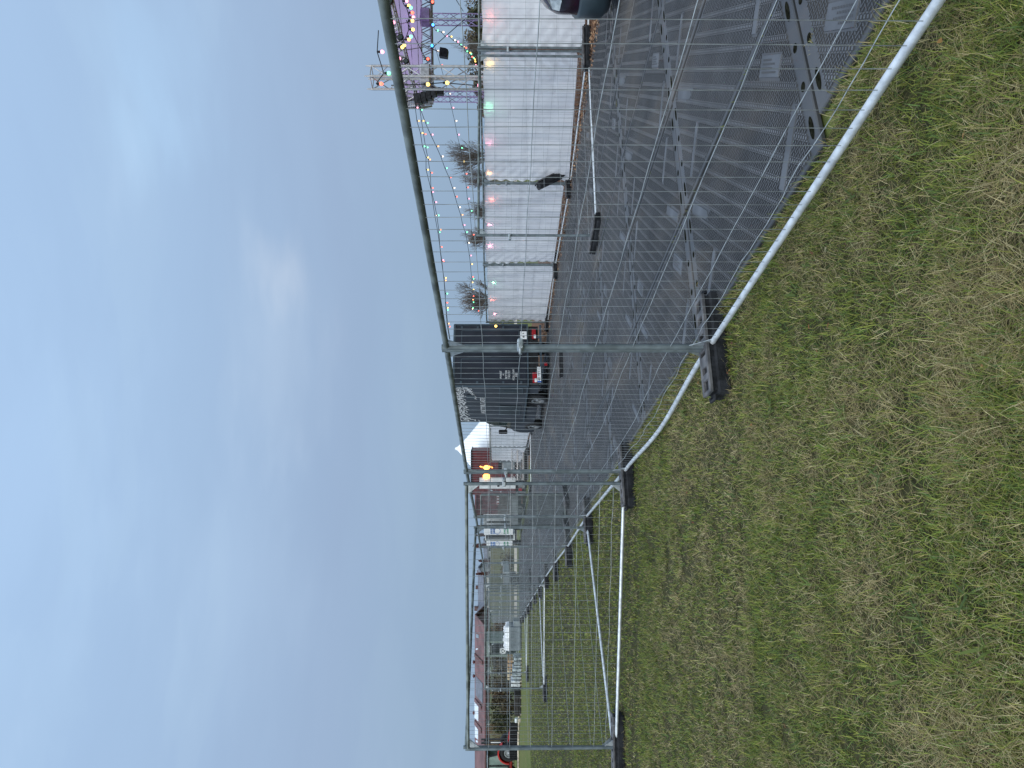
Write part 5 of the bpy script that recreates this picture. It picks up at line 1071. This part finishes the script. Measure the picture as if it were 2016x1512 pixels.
def grass_zone(name, d0, d1, dens, lmin, lmax, w0, w1, seed, flat=0.0):
    r = np.random.default_rng(seed); xl, xr = -(d1 * .60 + 1.6), 3.2
    n = int((xr - xl) * (d1 - d0) * dens); x = r.uniform(xl, xr, n); y = r.uniform(d0, d1, n)
    q = (x - O0.x) * EP.x + (y - O0.y) * EP.y; a = (x - O0.x) * EA.x + (y - O0.y) * EA.y
    edge = np.where(a < -1.9, .19, .02)
    keep = (np.abs(x) < y * .60 + 1.5) & (q < edge + .0 * r.random(n))
    nt_ = max(1, n // 9); ti = r.integers(0, nt_, n); tx, ty = r.uniform(xl, xr, nt_), r.uniform(d0, d1, nt_); tuft = r.random(n) < .62
    off = np.abs(r.normal(0, .018, n)); ang = r.uniform(0, 6.283, n); x = np.where(tuft, tx[ti] + off * np.cos(ang), x); y = np.where(tuft, ty[ti] + off * np.sin(ang), y)
    q = (x - O0.x) * EP.x + (y - O0.y) * EP.y; a = (x - O0.x) * EA.x + (y - O0.y) * EA.y; keep = (np.abs(x) < y * .60 + 1.5) & (q < np.where(a < -1.9, .19, .02)); tv = r.uniform(.5, 1.4, nt_)[ti]
    cl = fbm(x, y, 3.2, seed + 5); keep &= r.random(n) < (.72 + .6 * (cl - .3))
    bare = fbm(x, y, 2.6, 77) ; keep &= ~((bare > .75) & (r.random(n) < .82))
    x, y, q, ang, tuft, tv = x[keep], y[keep], q[keep], ang[keep], tuft[keep], tv[keep]; n = len(x)
    pt = fbm(x, y, .55, 11); p2 = fbm(x, y, 2.4, 21); p3 = fbm(x, y, 7.0, 31)
    strawp = np.clip(.44 + 1.1 * (p2 - .5) + 1.0 * (p3 - .5) + .5 * (pt - .5), .08, .85); far = np.clip((y - 5) / 12, 0, 1); strawp = strawp * (1 - .45 * far)
    isS = r.random(n) < strawp
    cols = np.where(isS[:, None], STRAW[r.integers(0, len(STRAW), n)], GREEN[r.integers(0, len(GREEN), n)]) * r.uniform(.80, 1.42, (n, 1))
    cols *= ((1 + .35 * (pt - .5)) * np.where(tuft, tv, 1))[:, None]
    ln = r.uniform(lmin, lmax, n) * (1 + .8 * (p2 - .5)); wd = r.uniform(w0, w1, n) * np.where(isS, .55, 1.0); yaw0 = 6.28 * fbm(x, y, 1.1, 41) * 2; yaw = np.where(tuft, ang + r.normal(0, .5, n), r.uniform(0, 6.283, n))
    lean = np.where(isS, r.uniform(.7, 1.5, n), r.uniform(.15, 1.15, n)) + flat; lean = np.minimum(lean, 1.5); bend = r.uniform(.1, 1.0, n)
    pz = np.where(isS, r.uniform(0, .03, n), 0)
    return blade_mesh(name, grassm, x, y, pz, ln, wd, yaw, lean, bend, cols)
grass_zone('grass', .95, 2.6, 19000, .03, .105, .0018, .0040, 101)
grass_zone('grass', 2.6, 4.6, 11000, .03, .095, .0022, .0045, 102)
grass_zone('grass', 4.6, 8, 5000, .03, .085, .0035, .006, 103)
grass_zone('grass', 8, 15, 1500, .03, .075, .006, .010, 104)
grass_zone('grass', 15, 34, 330, .03, .07, .010, .020, 105)
# broad leaved weeds
r = np.random.default_rng(5); X, Y, YA, LN, WD, CO = [], [], [], [], [], []
for k in range(48):
    y0 = r.uniform(1.1, 9); x0 = r.uniform(-y0 * .58 - .5, 1.2); q = (x0 - O0.x) * EP.x + (y0 - O0.y) * EP.y
    if q > -.1: continue
    m_ = r.integers(4, 9); c = np.array([[.10, .15, .035], [.13, .17, .04], [.085, .125, .035]])[r.integers(0, 3)]
    for j in range(m_): X.append(x0 + r.normal(0, .02)); Y.append(y0 + r.normal(0, .02)); YA.append(6.28 * (j + r.random() * .6) / m_); LN.append(r.uniform(.05, .11)); WD.append(r.uniform(.008, .016)); CO.append(c * r.uniform(.7, 1.2))
n = len(X); blade_mesh('weeds', grassm, np.array(X), np.array(Y), np.full(n, .025), np.array(LN), np.array(WD), np.array(YA), r.uniform(.7, 1.3, n), r.uniform(.1, .5, n), np.array(CO))
# dry autumn leaves and light crumbs on the lawn
n = 170; y = r.uniform(1.0, 11, n); x = r.uniform(-1, 1, n) * (y * .6 + .5); q = (x - O0.x) * EP.x + (y - O0.y) * EP.y; k_ = q < -.05; x, y = x[k_], y[k_]; n = len(x)
cl = np.array([[.22, .09, .035], [.30, .17, .06], [.12, .055, .03], [.42, .36, .22], [.16, .06, .03]])[r.integers(0, 5, n)] * r.uniform(.7, 1.2, (n, 1))
blade_mesh('fallen_leaves', grassm, x, y, r.uniform(.03, .05, n), r.uniform(.015, .035, n), r.uniform(.010, .022, n), r.uniform(0, 6.28, n), r.uniform(1.0, 1.5, n), r.uniform(0, .4, n), cl)
# tufts at the mat edges and in the seams
n = 5200; a = r.uniform(-4, 16, n); q = np.where(a < -1.9, .19, .02) - np.abs(r.normal(0, .05, n)) + .012; X, Y = O0.x + EA.x * a + EP.x * q, O0.y + EA.y * a + EP.y * q
cols = np.where((r.random(n) < .4)[:, None], STRAW[r.integers(0, 4, n)], GREEN[r.integers(0, 5, n)]) * r.uniform(.8, 1.2, (n, 1))
blade_mesh('grass', grassm, X, Y, np.zeros(n), r.uniform(.06, .12, n), r.uniform(.003, .006, n), r.uniform(0, 6.28, n), r.uniform(.1, .9, n), r.uniform(.2, 1, n), cols)
n = 2600; seam = r.integers(1, 5, n); a = r.uniform(-3, 18, n); k_ = fbm(a, seam * 3.0, .9, 63) > .56; a, seam = a[k_], seam[k_]; n = len(a); q = .03 + 1.222 * seam + r.normal(0, .006, n); X, Y = O0.x + EA.x * a + EP.x * q, O0.y + EA.y * a + EP.y * q
blade_mesh('seam_grass', grassm, X, Y, np.full(n, .02), r.uniform(.02, .045, n), r.uniform(.003, .006, n), r.uniform(0, 6.28, n), r.uniform(.3, 1.2, n), r.uniform(.1, .8, n), GREEN[r.integers(0, 5, n)] * r.uniform(.6, 1.1, (n, 1)))
X, Y = [], []
for i in range(-2, 9):
    for j in range(6):
        for sx, qs in ((1, .17), (-1, 1.01), (1, .45)):
            if r.random() < .72: continue
            m_ = 26; a = -1.81 + 2.27 * (i + (1 if sx > 0 else 0)) - sx * (.062 + .02); qq = .03 + 1.222 * j + qs + (.18 if i < 0 else 0)
            X += list(O0.x + EA.x * (a + r.normal(0, .012, m_)) + EP.x * (qq + r.normal(0, .03, m_))); Y += list(O0.y + EA.y * (a + r.normal(0, .012, m_)) + EP.y * (qq + r.normal(0, .03, m_)))
n = len(X); blade_mesh('seam_grass', grassm, np.array(X), np.array(Y), np.full(n, .03), r.uniform(.015, .04, n), r.uniform(.003, .006, n), r.uniform(0, 6.28, n), r.uniform(.5, 1.4, n), r.uniform(.1, .6, n), np.where((r.random(n) < .5)[:, None], STRAW[r.integers(0, 4, n)], GREEN[r.integers(0, 5, n)]))
# bark chips
chipm = attr_mat('bark_chips', 0, .85)
n = 26000; a = r.uniform(-6, 24, n); q = 7.02 + np.abs(r.normal(0, .75, n)); X, Y = O0.x + EA.x * a + EP.x * q, O0.y + EA.y * a + EP.y * q
cols = np.array([[.20, .10, .055], [.30, .165, .09], [.11, .055, .035], [.38, .25, .15], [.07, .04, .03]])[r.integers(0, 5, n)] * r.uniform(.75, 1.25, (n, 1))
blade_mesh('bark_chips', chipm, X, Y, r.uniform(.005, .04, n), r.uniform(.03, .09, n), r.uniform(.012, .035, n), r.uniform(0, 6.28, n), r.uniform(.9, 1.5, n), r.uniform(0, .4, n), cols)
